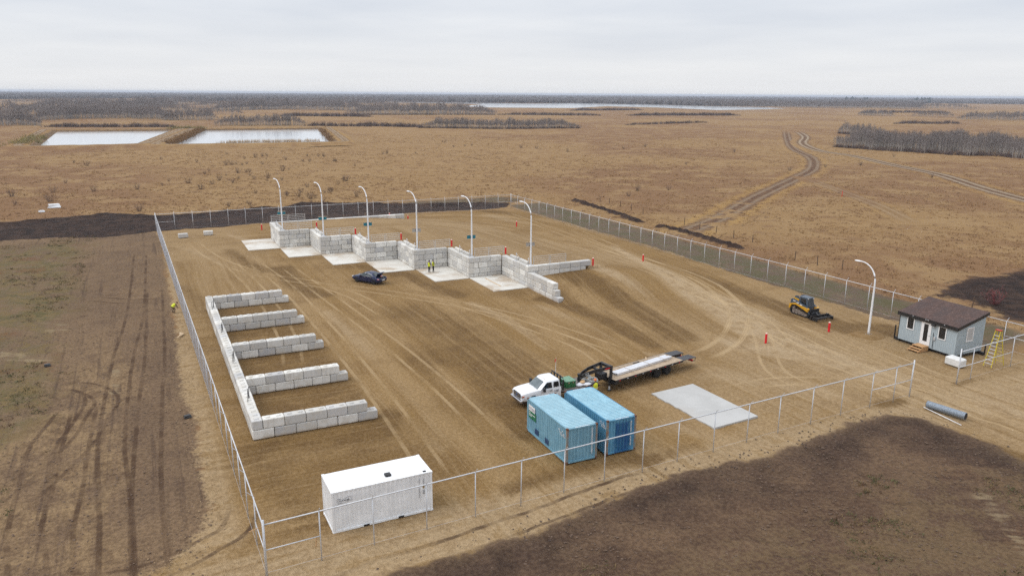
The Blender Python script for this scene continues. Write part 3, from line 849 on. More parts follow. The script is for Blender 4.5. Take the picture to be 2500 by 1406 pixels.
for y in (86.0, 76.7, 67.2, 57.7):
    for dx, dy in ((-.12, 0), (.02, .45), (.1, .9)):
        o = link('steel_pin', PIN, None, bay, False, (.375 + dx, y + dy - 53.8, 1.45), (random.uniform(-.05, .05), random.uniform(-.05, .05), 0))

# ---- loose blocks
for (x, y, a, lab) in ((5.1, 141.1, .06, 'loose white concrete block left of its twin near the far left corner'),
                       (9.2, 142.2, -.05, 'loose white concrete block nearer the retaining wall than its twin')):
    m = MB().box(0, 1.55, 0, .75, 0, .75, .06)
    tag(m.build('loose_concrete_block', M_BLOCK, None, False, (x, y, -.01), (0, 0, a)), lab, 'block', 'loose concrete blocks')
wb = MB().box(0, 1.0, 0, 1.55, 0, .78, .10)
tag(wb.build('loose_concrete_block', simple('white_block', (.72, .72, .71), (.63, .63, .61), .8, 0, 4., .3, .01), None, False, (66.75, 41.95, -.01), (0, 0, .02)), 'white round-edged concrete block beside the grey cabin', 'block', 'loose concrete blocks')

# ---- slabs in front of the walls
ords = ['first pale concrete slab, farthest left below the saw-tooth wall', 'second pale concrete slab from the left below the saw-tooth wall', 'third pale concrete slab from the left below the saw-tooth wall',
        'fourth pale concrete slab, right behind the open boot of the car', 'fifth pale concrete slab with two people in yellow vests', 'last pale concrete slab nearest the stepped wall end, with a plank on it']
for k in range(6):
    x0, x1, y0, y1 = XS[k] - 4.87, XS[k] - .01, YS[k + 1] - .12, YS[k] - .01
    m = MB().box(0, x1 - x0, 0, y1 - y0, -.1, .07, .012)
    tag(m.build('concrete_slab', M_SLAB, None, False, (x0, y0, 0)), ords[k], 'slab', 'slabs below the saw-tooth wall')
rag = [(0.2, 0), (4.85, .28), (4.62, 7.95), (.02, 7.65)] + [(.02 + .18 * i / 24 + random.uniform(-.06, .07), 7.65 - 7.65 * i / 24) for i in range(1, 24)]
m = MB().prism(rag, 'Z', -.1, .06)
tag(m.build('concrete_slab', M_SLAB2, None, False, (37.0, 41.3, 0)), 'large grey concrete slab alone on the sand right of the blue containers', 'slab')
m = MB().box(0, .16, 0, 4.9, 0, .05, .005)
tag(m.build('plank', M_PINE, None, False, (41.0, 87.6, .071), (0, 0, .01)), 'long plank lying on the last concrete slab', 'plank')

# ---- railings on the end walls
def railing(label, x0, x1, y, z):
    t = thing('railing', label, 'railing', (x0, y, z), 0, 'railings on the saw-tooth wall')
    L = x1 - x0; mid = L / 2
    for i, px in enumerate((0, mid - .09, mid + .09, L)):
        MB().box(px - .03, px + .03, -.03, .03, 0, 1.18).build('post', M_RAIL, t)
    for i, hz in enumerate((.28, .56, .84, 1.12)):
        for a, b in ((.03, mid - .12), (mid + .12, L - .03)):
            MB().box(a, b, -.028, .028, hz - .028, hz + .028).build('rail', M_RAIL, t)
    return t
rl = ['railing on the wall step nearest the far left corner, by the first lamp', 'railing beside the second lamp from the left', 'railing beside the third lamp from the left', 'railing above the two people in yellow vests', 'railing beside the fifth lamp from the left']
for k in range(1, 6): railing(rl[k - 1], XS[k - 1] + 1.05, XS[k] + .5, YS[k] + .42, 2.8)
railing('railing on the right-hand wing of the wall, by the nearest lamp', XS[5] + 1.05, XS[5] + 5.9, YS[6] + .42, 2.8)
railing('railing along the far edge of the platform, at the back left', XS[0] + .3, XS[0] + 6.0, YS[0] + .4, 2.8)

# ---- kerb blocks, posts and chains on the side walls
kl = ['far', 'near']
wn_ = ['first', 'second', 'third', 'fourth', 'fifth', 'sixth']
for k in range(6):
    ymid = (YS[k] + YS[k + 1]) / 2
    for j in (0, 1):
        y0 = YS[k + 1] + 1.35 + (2.75 if j == 0 else 0)
        m = MB().box(0, .34, 0, 2.35, 0, .34, .05)
        tag(m.build('kerb_block', M_BLOCK, None, False, (XS[k] + .55, y0, 2.79), (0, 0, random.uniform(-.01, .01))),
            '%s kerb block on the %s side wall from the left, behind the slab' % (kl[j], wn_[k]), 'kerb', 'kerb blocks on the side walls')
    for j, py in enumerate((YS[k + 1] + .42, YS[k + 1] + 4.0)):
        t = thing('chain_post', '%s chain post on the %s side wall from the left' % (('near', 'far')[j], wn_[k]), 'post', (XS[k] + .32, py, 2.79), 0, 'chain posts on the side walls')
        MB().box(-.09, .09, -.09, .09, 0, .02).build('foot', M_GALV, t)
        MB().tube([(0, 0, .02), (0, 0, 1.05)], .035, 6).build('upright', M_GALV, t, True)
    a, b = Vector((XS[k] + .32, YS[k + 1] + .42, 3.8)), Vector((XS[k] + .32, YS[k + 1] + 4.0, 3.8))
    pts = [a.lerp(b, i / 10) + Vector((0, 0, -.55 * 4 * (i / 10) * (1 - i / 10))) for i in range(11)]
    o = MB().tube([p - a for p in pts], .02, 5).build('safety_chain', M_GALV, None, True, a)
    tag(o, 'sagging chain between the posts on the %s side wall from the left' % wn_[k], 'chain', 'chains on the side walls')

# ---- street lamps
def lamp(label, x, y, z, H, rz):
    t = thing('street_lamp', label, 'lamp', (x, y, z), rz, 'curved white street lamps')
    m = MB().box(-.27, .27, -.27, .27, 0, .06, .01)
    for sx in (-1, 1):
        for sy in (-1, 1): m.tube([(sx * .2, sy * .2, .06), (sx * .2, sy * .2, .12)], .03, 6)
    m.build('base_plate', M_WHITEP, t)
    r_ = 2.0; pts = [(0, 0, .05), (0, 0, .45), (0, 0, H - r_ - .1)]; rad = [.145, .125, .085]
    for i in range(1, 9):
        a = i / 8 * math.pi / 2 * .97
        pts.append((0, r_ * .86 * (1 - math.cos(a)), H - r_ - .1 + r_ * math.sin(a))); rad.append(.085 - .035 * i / 8)
    MB().tube(pts, rad, 10).build('pole', M_WHITEP, t, True)
    e = pts[-1]
    m = MB()
    prof = [(-.05, .06, .05), (.1, .11, .07), (.35, .16, .085), (.62, .14, .07), (.74, .08, .04)]
    m.loft([[(w * math.cos(a), e[1] + d, e[2] - .01 + h * math.sin(a) * (1 if math.sin(a) > 0 else .6)) for a in [2 * math.pi * q / 10 for q in range(10)]] for d, w, h in prof])
    m.build('luminaire', M_WHITEP, t, 40)
    MB().box(-.1, .1, e[1] + .2, e[1] + .6, e[2] - .075, e[2] - .055).build('lens', simple('lamp_lens', (.7, .7, .68), (.6, .6, .58), .3), t)
    return t
LPS = [(20.1, 126.1), (24.95, 118.1), (29.85, 110.05), (34.75, 102.2), (39.85, 94.3), (44.8, 86.35)]
ll = ['white curved street lamp farthest left on the saw-tooth wall', 'white curved street lamp, second from the left on the wall', 'white curved street lamp, third from the left on the wall',
      'white curved street lamp, fourth from the left on the wall', 'white curved street lamp, fifth from the left on the wall', 'white curved street lamp at the near right corner of the wall']
for (x, y), l in zip(LPS, ll): lamp(l, x, y, 2.8, 8.2, .23)
lamp('white curved street lamp standing alone near the grey cabin', 67.6, 52.7, .03, 7.75, .23)
mo = MB()
mo.loft([[(r_ * math.cos(a) * (1 + .16 * math.sin(3 * a + 1) + .08 * math.sin(7 * a)), r_ * math.sin(a) * (1 + .12 * math.cos(2 * a)), z) for a in np.linspace(0, 6.2832, 25)[:-1]] for r_, z in ((2.1, -.12), (1.6, .0), (1.0, .08), (.4, .12))])
mo.build('soil_mound', simple('backfill_soil', (.235, .148, .068), (.175, .105, .043), .95, 0, 1.6, .1, .08), ground, True, (67.6, 52.7, .0))

# ---- boards on the lamp posts
bl = [('teal board with two battens on the first lamp from the left', 1), ('teal board with two battens on the second lamp from the left', 1), ('teal board with two battens on the third lamp from the left', 1),
      ('bare grey board with two battens on the fourth lamp from the left', 0), ('teal board with two battens on the fifth lamp from the left', 1), ('bare grey-brown board with two battens on the nearest wall lamp', 0)]
for (x, y), (l, teal) in zip(LPS, bl):
    t = thing('sign_board', l, 'sign', (x, y + .15, 5.25), -.05, 'boards on the wall lamps')
    MB().box(-.62, .62, -.012, .012, 0, .60).build('panel', M_TEAL if teal else M_ALU, t)
    for zz in (-.02, .54): MB().box(-.63, .63, -.055, -.013, zz, zz + .08).build('batten', M_PINE, t)

# ---- red bollards
bol = [(19.3, 144.2, 'red bollard on the low ground left of the platform'), (25.7, 126.7, 'red bollard at the inner corner beside the second lamp'), (30.0, 118.2, 'red bollard at the inner corner beside the third lamp'),
       (35.2, 111.0, 'red bollard at the inner corner beside the fourth lamp'), (40.3, 102.9, 'red bollard at the inner corner beside the fifth lamp'), (45.4, 95.2, 'red bollard at the inner corner beside the nearest wall lamp'),
       (54.3, 86.3, 'red bollard at the end of the right-hand wing wall'), (44.2, 134.9, 'red bollard at the end of the far platform wall'), (44.4, 147.2, 'red bollard behind the far platform wall'),
       (63.6, 128.6, 'red bollard at the far right edge of the road'), (66.6, 91.9, 'red bollard at the right edge of the road, midway along'), (55.8, 55.3, 'red bollard in the open between trailer and cabin'), (64.8, 55.4, 'red bollard just in front of the track loader')]
for x, y, l in bol:
    z = float(platform_z(np.array([x]), np.array([y]))[0]) - .02
    t = thing('bollard', l, 'bollard', (x, y, z), 0, 'red bollards')
    MB().lathe([(.115, 0), (.115, 1.0)], 14, 'Z').build('sleeve', M_RED, t, 40)
    MB().lathe([(.117, 1.0), (.11, 1.05), (.07, 1.09), (.01, 1.10)], 14, 'Z').build('cap', M_CAPP, t, 40)

# ================================================================== FENCES
_post = MB().tube([(0, 0, -.3), (0, 0, 2.95)], .036, 6); POSTM = _post.mesh('post'); POSTM.materials.append(M_GALV)
_post = MB().tube([(0, 0, -.3), (0, 0, 3.2)], .06, 8); CPOSTM = _post.mesh('post'); CPOSTM.materials.append(M_GALV)
_arm = MB().tube([(0, 0, 2.93), (.02, .30, 3.27)], .02, 5); ARMM = _arm.mesh('wire_arm'); ARMM.materials.append(M_GALV)
def fence(name, label, A, B, n, out, mesh_to=None, corner=(True, True), brace=(True, True), mesh_from=0.0, xs=None):
    """posts from A to B; out = +1/-1: side the wire arms lean to; mesh_from..mesh_to: fraction that carries chain link"""
    A, B = Vector((*A, 0)), Vector((*B, 0)); d = B - A; L = d.length; ang = math.atan2(d.y, d.x)
    t = thing(name, label, 'fence', A, ang)
    if xs: n = len(xs) - 1; xs = [q / xs[-1] * L for q in xs]
    else: xs = [L * i / n for i in range(n + 1)]
    for i in range(n + 1):
        x = xs[i]
        cp = (i == 0 and corner[0]) or (i == n and corner[1])
        po = link('post', CPOSTM if cp else POSTM, None, t, True, (x, random.uniform(-.02, .02), 0), (random.uniform(-.008, .008), random.uniform(-.008, .008), 0))
        if not cp: link('wire_arm', ARMM, None, po, False, (0, 0, 0), (0, 0, 0 if out > 0 else math.pi))
    MB().tube([(0, 0, 2.92), (L * .25, 0, 2.925), (L * .5, 0, 2.91), (L * .75, 0, 2.92), (L, 0, 2.92)], .038, 6).build('top_rail', M_GALV, t, True)
    for k, (xa, xb) in enumerate(((0, xs[1]), (xs[-3] if n == 17 else xs[-2], L))):
        if brace[k]: MB().tube([(xa, 0, 1.45), (xb, 0, 1.45)], .028, 6).build('brace_rail', M_GALV, t, True)
    MB().tube([(0, .02, .12), (L, .02, .12)], .006, 4).build('tension_wire', M_GALV, t)
    if mesh_to:
        x0, x1, H = L * mesh_from, L * mesh_to, 2.85
        step_, w = .12, .0011
        V, F = [], []
        for fam in (1, -1):
            xs = np.arange(x0, x1 - H, step_)
            a = xs if fam == 1 else xs + H; b = xs + H if fam == 1 else xs
            base = len(V) if isinstance(V, list) and not len(V) else sum(len(q) for q in V)
            for dx, dy in ((-w * 1.41, 0), (0, w * 1.2), (w * 1.41, 0), (0, -w * 1.2)):
                V.append(np.stack([a + dx, np.full(len(a), .03 + dy + .004 * fam), np.full(len(a), .05)], 1))
                V.append(np.stack([b + dx, np.full(len(a), .03 + dy + .004 * fam), np.full(len(a), H)], 1))
            n_ = len(a); i = np.arange(n_) + base
            for q in range(4):
                q2 = (q + 1) % 4
                F.append(np.stack([i + 2 * q * n_, i + 2 * q2 * n_, i + (2 * q2 + 1) * n_, i + (2 * q + 1) * n_], 1))
        o = np_mesh('chain_link', np.concatenate(V), np.concatenate(F), [M_WIRE]); o.parent = t
        o['kind'] = 'stuff'
    return t
fence('fence', 'near chain-link fence frame without mesh, running along the front of the yard', (3.9, 37.0), (56.5, 39.4), 17, -1, xs=[0, 2.9, 5.85, 9.0, 12.1, 15.2, 18.3, 21.4, 24.5, 27.5, 30.8, 34.0, 37.2, 40.7, 44.1, 47.6, 50.5, 52.6])
fence('fence', 'short fence frame right of the gate opening, by the cabin', (62.9, 39.6), (76.0, 40.6), 4, -1, brace=(False, False), xs=[0, 2.1, 8.7, 13.1])
MB().tube([(0, 0, 1.45), (8.7, 0, 1.45)], .028, 6).build('brace_rail', M_GALV, [o for o in COL.objects if o.get('label', '').startswith('short fence frame')][0], True)
fence('fence', 'left fence running away from the near corner beside the bare soil', (3.9, 37.0), (1.95, 151.2), 37, 1, .995, (True, True), (True, True), .20)
fence('fence', 'far fence along the back of the yard in front of the black soil', (1.95, 151.2), (73.2, 150.9), 23, 1, .995)
fence('fence', 'right fence along the dry grass, from far corner to cabin', (73.2, 150.9), (76.0, 40.6), 35, 1, .86)

# ================================================================== SHIPPING CONTAINERS
def paint_mat(name, light, dark, dark_amt, rust_amt, patch=None):
    t = NT(name)
    o = t.obj(); v = t.sep(o)
    st = t.noise(t.vmul(o, (5., 5., .35)), 1.0, 5, .65)
    n1, n2 = t.noise(o, 1.1, 4, .6), t.noise(o, 22., 3, .7)
    c = t.mix(t.step(st, .50, .72, 0, dark_amt), light, dark)
    c = t.mix(t.step(n1, .44, .64, 0, .45), c, tuple(min(1, k * 1.22 + .02) for k in light))
    if patch:
        dy = t.math('ABSOLUTE', t.math('SUBTRACT', v[1], patch[0]))
        e = t.math('ADD', dy, t.math('MULTIPLY', t.math('SUBTRACT', t.noise(t.vmul(o, (3, 5., .8)), 1., 4), .5), 1.1))
        m = t.math('MULTIPLY', t.step(e, patch[1] - .12, patch[1] + .12, 1, 0), t.step(v[2], 2.1, 2.4, 1, 0))
        c = t.mix(t.math('MULTIPLY', m, .92), c, t.mix(t.step(st, .4, .62), (.012, .075, .235), (.02, .12, .24)))
    ru = t.math('MULTIPLY', t.step(t.noise(t.vmul(o, (9., 9., 1.6)), 1., 5, .7), .62, .74), rust_amt)
    c = t.mix(ru, c, (.17, .075, .035))
    c = t.mix(t.step(n2, .64, .76, 0, .3 * min(1, rust_amt * 2)), c, (.22, .16, .11))
    t.bump(n1, .1, .01)
    return t.fin(c, t.step(n1, .3, .7, .38, .6), 0, .4)
M_BLUE1 = paint_mat('faded_blue_paint', (.175, .345, .44), (.09, .225, .34), .95, .85)
M_BLUE2 = paint_mat('streaked_blue_paint', (.10, .28, .42), (.03, .145, .335), .95, .7, (1.1, .62))
M_BROOF = paint_mat('skylit_blue_roof', (.33, .51, .585), (.22, .41, .50), .8, .4)  # paler than the sides: light from the sky put into the roof colour
M_BROOF2 = paint_mat('skylit_blue_roof_rusting', (.31, .51, .60), (.15, .34, .46), .9, .6)  # same skylight lift painted into the colour, with more rust
M_WBOX = paint_mat('white_container_paint', (.78, .79, .80), (.72, .73, .745), .35, .03)
M_WROOF = paint_mat('white_container_roof', (.84, .85, .86), (.80, .81, .82), .3, .02)
M_RUST = simple('rusty_casting', (.16, .065, .035), (.10, .04, .025), .85, 0, 9.)
M_RUSTL = simple('worn_corner_post', (.19, .22, .22), (.27, .15, .09), .8, 0, 4.)
M_GREEN = simple('green_print', (.015, .16, .085), (.012, .13, .07), .5)
M_LILAC = simple('grey_lilac_print', (.36, .33, .38), (.3, .28, .33), .6)
M_DBLUE = simple('dark_blue_patch', (.018, .045, .115), (.025, .06, .14), .5)
CL, CW, CH = 6.058, 2.438, 2.591
def corrug(L, z0, z1, pitch, depth, n=None):
    """corrugated sheet in the XZ plane, hollows towards +Y"""
    k = max(2, int(round(L / pitch))); p = L / k; prof = []
    for i in range(k):
        b = i * p
        prof += [(b, 0), (b + p * .30, 0), (b + p * .5, depth), (b + p * .80, depth)]
    prof.append((L, 0))
    vs_ = [(x, y, z0) for x, y in prof] + [(x, y, z1) for x, y in prof]
    n_ = len(prof)
    return vs_, [(i, i + 1, i + 1 + n_, i + n_) for i in range(n_ - 1)]
def container(label, x, y, rz, side, roof, frame, cast, worn, smooth_roof=False):
    t = thing('shipping_container', label, 'container', (x, y, .015), rz, 'shipping containers')
    ps = .16
    for i, (cx, cy) in enumerate(((0, 0), (CL - ps, 0), (0, CW - ps), (CL - ps, CW - ps))):
        MB().box(cx + .006, cx + ps - .006, cy + .006, cy + ps - .006, .118, CH - .118, .015).build('corner_post', worn if i in (0, 2) else frame, t)
        for z0 in (0, CH - .118):
            m = MB().box(cx - .004, cx + ps + .014, cy - .004, cy + ps + .004, z0, z0 + .118, .012)
            m.build('corner_casting', cast, t)
    for y0 in (.004, CW - .104):
        MB().box(ps, CL - ps, y0, y0 + .1, .03, .15).build('bottom_rail', frame, t)
        MB().box(ps, CL - ps, y0 + .01, y0 + .09, CH - .1, CH - .022).build('top_rail', frame, t)
    for x0 in (.006, CL - .116):
        MB().box(x0, x0 + .11, ps, CW - ps, .03, .15).build('end_sill', frame, t)
        MB().box(x0, x0 + .11, ps, CW - ps, CH - .115, CH - .018).build('end_header', frame, t)
    vs_, fs_ = corrug(CL - 2 * ps, .15, CH - .1, .278, .052)
    for y0, s in ((.022, 1), (CW - .022, -1)):
        MB().add([(a + ps, y0 + s * b, c) for a, b, c in vs_], fs_).build('side_panel', side, t)
    vs_, fs_ = corrug(CW - 2 * ps, .15, CH - .115, .25, .06)
    MB().add([(.03 + b, a + ps, c) for a, b, c in vs_], fs_).build('end_panel', side, t)
    for k in (0, 1):                                     # cargo doors at the far end
        y0 = ps + k * (CW - 2 * ps) / 2
        d = MB().box(CL - .07, CL - .03, y0 + .01, y0 + (CW - 2 * ps) / 2 - .01, .16, CH - .12, .01).build('door', side, t)
        for q in (.28, .78): MB().tube([(CL + .0, y0 + q, .2), (CL + .0, y0 + q, CH - .16)], .018, 6).build('locking_bar', M_GALV, d)
    if smooth_roof:
        m = MB().box(.1, CL - .1, .09, CW - .09, CH - .06, CH - .035)
        m.build('roof_panel', roof, t)
        for xr in (.25, 1.85, 3.03, 4.3, 5.8): MB().box(xr, xr + .05, .1, CW - .1, CH - .035, CH - .018).build('roof_seam', roof, t)
    else:
        k = 26; p = (CL - .24) / k; prof = []
        for i in range(k):
            b = .12 + i * p; prof += [(b, CH - .062), (b + p * .3, CH - .062), (b + p * .42, CH - .014), (b + p * .88, CH - .014)]
        prof.append((CL - .12, CH - .062)); n_ = len(prof)
        MB().add([(a, .09, z) for a, z in prof] + [(a, CW - .09, z) for a, z in prof], [(i, i + 1, i + 1 + n_, i + n_) for i in range(n_ - 1)]).build('roof_panel', roof, t)
    MB().box(.1, CL - .1, .1, CW - .1, .10, .16).build('floor', M_DARK, t)
    return t
c1 = container('faded blue container with a green sign, nearest the white container', 26.62, 40.96, R(89.3), M_BLUE1, M_BROOF, M_BLUE1, M_RUST, M_RUSTL)
c2 = container('darker streaked blue container standing right of the one with the green sign', 29.81, 40.94, R(89.6), M_BLUE2, M_BROOF2, M_BLUE2, M_RUST, M_RUSTL)
c3 = container('plain white container inside the near fence', 7.91, 39.29, R(.3), M_WBOX, M_WROOF, M_WBOX, M_WROOF, M_WBOX, True)
ys = CW + .006                                           # just proud of the left side
def panel(parent, name, x0, x1, z0, z1, y, mat_, th=.006):
    return MB().box(x0, x1, min(y, y + th), max(y, y + th), z0, z1).build(name, mat_, parent)
def glyphs(parent, x, y, z, run, size, vertical, plane, mat_, seed, name='lettering'):
    """a line of worn stencil strokes too small to read"""
    rr = random.Random(seed); m = MB(); p = 0
    while p < run:
        w = size * rr.uniform(.45, .75); h = size * rr.uniform(.75, 1.0)
        if rr.random() > .1:
            for (a0, a1, b0, b1) in ((0, w * .3, 0, h), (0, w, h - size * .22, h), (w * .7, w, 0, h * rr.choice((.5, 1))), (0, w, 0, size * rr.choice((.02, .22)))):
                if vertical: q = (b0, b1, -p - a1, -p - a0)
                else: q = (p + a0, p + a1, b0, b1)
                if plane == 'side': m.box(x - q[1], x - q[0], y, y + .005, z + q[2], z + q[3])
                elif plane == 'front': m.box(x + q[0], x + q[1], y - .005, y, z + q[2], z + q[3])
                elif plane == 'end': m.box(-.004, .012, y - q[1], y - q[0], z + q[2], z + q[3])
        p += size * .95
    return tag(m.build(name, mat_, parent), kind='stuff')
sg = panel(c1, 'green_sign', 4.55, 5.72, 1.22, 1.80, ys, M_GREEN, .012)
for i, (zz, x1) in enumerate(((1.68, 5.45), (1.55, 4.7), (1.43, 5.2))): panel(sg, 'text_line', x1, 5.66, zz, zz + .045, ys + .013, M_WPRINT, .004)
ws = panel(c1, 'white_sign', 4.72, 5.72, 1.81, 2.24, ys, M_WPRINT, .012)
glyphs(ws, 5.62, ys + .013, 1.88, .78, .24, False, 'side', M_LILAC, 3)
panel(c1, 'repair_patch', 4.18, 4.72, .30, .70, ys - .012, M_DBLUE, .018)
panel(c1, 'repair_patch', 2.60, 3.14, .27, .66, ys - .012, M_DBLUE, .018)
for i, zz in enumerate((2.12, 1.97, 1.82)): glyphs(c1, 1.15 - .12 * i, ys - .004, zz, .62, .13, False, 'side', M_WPRINT, 11 + i)
glyphs(c1, 0, .5, 2.36, 1.9, .13, True, 'end', M_WPRINT, 21)
glyphs(c2, 0, .5, 2.36, 1.95, .11, True, 'end', M_WPRINT, 22)
def roof_code(c, seed):
    rr = random.Random(seed); m = MB()
    for i in range(9): m.box(.03, .105, .65 + i * .125, .65 + i * .125 + rr.uniform(.06, .1), CH - .018, CH - .014)
    tag(m.build('lettering', M_WPRINT, c), kind='stuff')
    m = MB()
    for i in range(9): m.box(CL - .105, CL - .03, .65 + i * .125, .65 + i * .125 + rr.uniform(.06, .1), CH - .018, CH - .014)
    tag(m.build('lettering', M_WPRINT, c), kind='stuff')
roof_code(c1, 5); roof_code(c2, 6)
for i, zz in enumerate((2.2, 2.05, 1.9)): glyphs(c2, .95 - .1 * i, ys - .004, zz, .55, .13, False, 'side', M_WPRINT, 31 + i)
# white container: logo, stencilled codes, fork pockets, roof vent
yf = -.002
for txt, xx, zz, sz in (('THE', .34, 2.05, .12), ('CONTAINER', .34, 1.93, .125), ('GUY', .34, 1.80, .135)):
    text(txt, sz, M_DPRINT, c3, (xx, yf, zz), (R(90), 0, 0), 'logo_lettering', .003)
lg = MB()
for a, b in (((.62, 2.02), (.80, 2.10)), ((.80, 2.10), (.98, 2.17)), ((.98, 2.17), (.98, 1.93)), ((.98, 2.17), (1.14, 2.13)), ((1.14, 2.13), (1.14, 1.90)), ((1.14, 1.90), (1.06, 1.88)), ((.72, 1.84), (1.02, 1.90)), ((.60, 1.82), (.72, 1.83))):
    lg.tube([(a[0], yf, a[1]), (b[0], yf, b[1])], .007, 4)
lg.build('logo_outline', M_DPRINT, c3)
glyphs(c3, 5.21, yf, 2.27, 1.25, .045, True, 'front', M_DPRINT, 41)
glyphs(c3, 5.48, yf, 2.24, .42, .05, True, 'front', M_DPRINT, 42)
MB().box(5.44, 5.54, -.006, .0, 1.62, 1.76).build('warning_label', simple('label', (.45, .28, .05), (.2, .15, .1), .6), c3)
glyphs(c3, 5.45, yf, 1.5, .2, .1, True, 'front', M_DPRINT, 43)
for xa in (1.79, 3.89): MB().box(xa, xa + .35, -.002, .12, .035, .145).build('fork_pocket', M_BLACK, c3)
vt = MB().box(3.33, 3.70, .50, .86, CH - .03, CH + .10, .03).build('roof_vent', M_BLACK, c3)
MB().box(5.55, 5.75, .16, .34, CH - .034, CH - .02).build('roof_plate', M_DARK, c3)
for xk in np.arange(.5, 5.7, .34): MB().box(xk, xk + .09, .012, .03, CH - .075, CH - .045).build('lashing_ring', M_GALV, c3)

# ================================================================== WHEELS
def wheel(parent, x, y, z, r, w, rimm, tyre=M_RUBBER, name='wheel', n=20):
    a = r * .62
    ty = MB().lathe([(a, -w / 2 * .9), (r * .93, -w / 2), (r, -w / 2 * .72), (r, w / 2 * .72), (r * .93, w / 2), (a, w / 2 * .9)], n, 'Y').build(name, tyre, parent, 40, (x, y, z))
    m = MB().lathe([(a * .98, -w / 2 * .82), (a * .9, -w / 2 * .86), (a * .55, -w / 2 * .55), (a * .5, w / 2 * .55), (a * .9, w / 2 * .86), (a * .98, w / 2 * .82)], n, 'Y')
    m.build('rim', rimm, ty, 40)
    MB().lathe([(a * .3, -w / 2 * .9), (a * .3, w / 2 * .9)], 10, 'Y').build('hub', M_DARK, ty)
    return ty
def ring_xs(x, hw, z0, z1, r=.12, tuck=.08):
    """vehicle cross-section at station x"""
    return [(x, -hw + tuck, z0), (x, -hw, z0 + .12), (x, -hw, z0 + (z1 - z0) * .55), (x, -hw + .02, z1 - r), (x, -hw + r * .5, z1 - r * .25), (x, -hw + r * 1.6, z1),
            (x, hw - r * 1.6, z1), (x, hw - r * .5, z1 - r * .25), (x, hw - .02, z1 - r), (x, hw, z0 + (z1 - z0) * .55), (x, hw, z0 + .12), (x, hw - tuck, z0)]
def plate_quad(parent, name, pts, mat_, th=.012):
    """thin slab on four or more 3-D corner points, pushed out along their normal"""
    p = [Vector(q) for q in pts]; n = (p[1] - p[0]).cross(p[2] - p[0]).normalized() * th
    k = len(p)
    return MB().add([q for q in p] + [q + n for q in p], [tuple(range(k))[::-1], tuple(range(k, 2 * k))] + [(i, (i + 1) % k, (i + 1) % k + k, i + k) for i in range(k)]).build(name, mat_, parent)

# ================================================================== PICKUP TRUCK (front towards -X)
M_TRUCK = simple('white_truck_paint', (.80, .81, .83), (.77, .78, .80), .25, 0, 1.5, .5)
M_TGREY = simple('smoked_windscreen', (.10, .125, .135), (.17, .20, .21), .08, 0, 1.6, .7)
M_TRIM = simple('black_trim', (.02, .021, .023), (.03, .03, .032), .55)
M_BED = simple('worn_deck_plate', (.20, .175, .155), (.13, .11, .095), .7, .2, 4.)
tr = thing('pickup_truck', 'white crew pickup with flat deck and the number 108, behind the blue containers', 'truck', (29.15, 51.65, .02), math.pi)
m = MB()
m.loft([ring_xs(*a) for a in ((3.42, .84, .62, 1.10, .10), (3.32, .93, .55, 1.19, .12), (2.9, .975, .52, 1.27, .13), (2.45, .985, .52, 1.31, .13), (2.0, .985, .45, 1.345, .12), (1.2, 1.0, .42, 1.34, .10), (.4, 1.0, .42, 1.34, .10), (-.08, .99, .42, 1.34, .10))])
body = m.build('body', M_TRUCK, tr, 35)
m = MB()
def gh(z, xf, xr, hw, c=.10):
    return [(xr, -hw + c, z), (xr + c, -hw, z), (xf - c * 2.2, -hw, z), (xf, -hw + c * 2.6, z), (xf + .05, 0, z), (xf, hw - c * 2.6, z), (xf - c * 2.2, hw, z), (xr + c, hw, z), (xr, hw - c, z), (xr, 0, z)]
m.loft([gh(1.30, 2.02, -.06, .955), gh(1.62, 1.66, -.04, .905), gh(1.90, 1.32, -.01, .835), gh(1.965, 1.20, .04, .77), gh(1.99, 1.0, .2, .6)])
m.build('cab', M_TRUCK, tr, 45)
plate_quad(tr, 'windscreen', [(1.99, -.70, 1.37), (1.99, .70, 1.37), (1.375, .61, 1.875), (1.375, -.61, 1.875)], M_TGREY, .03)
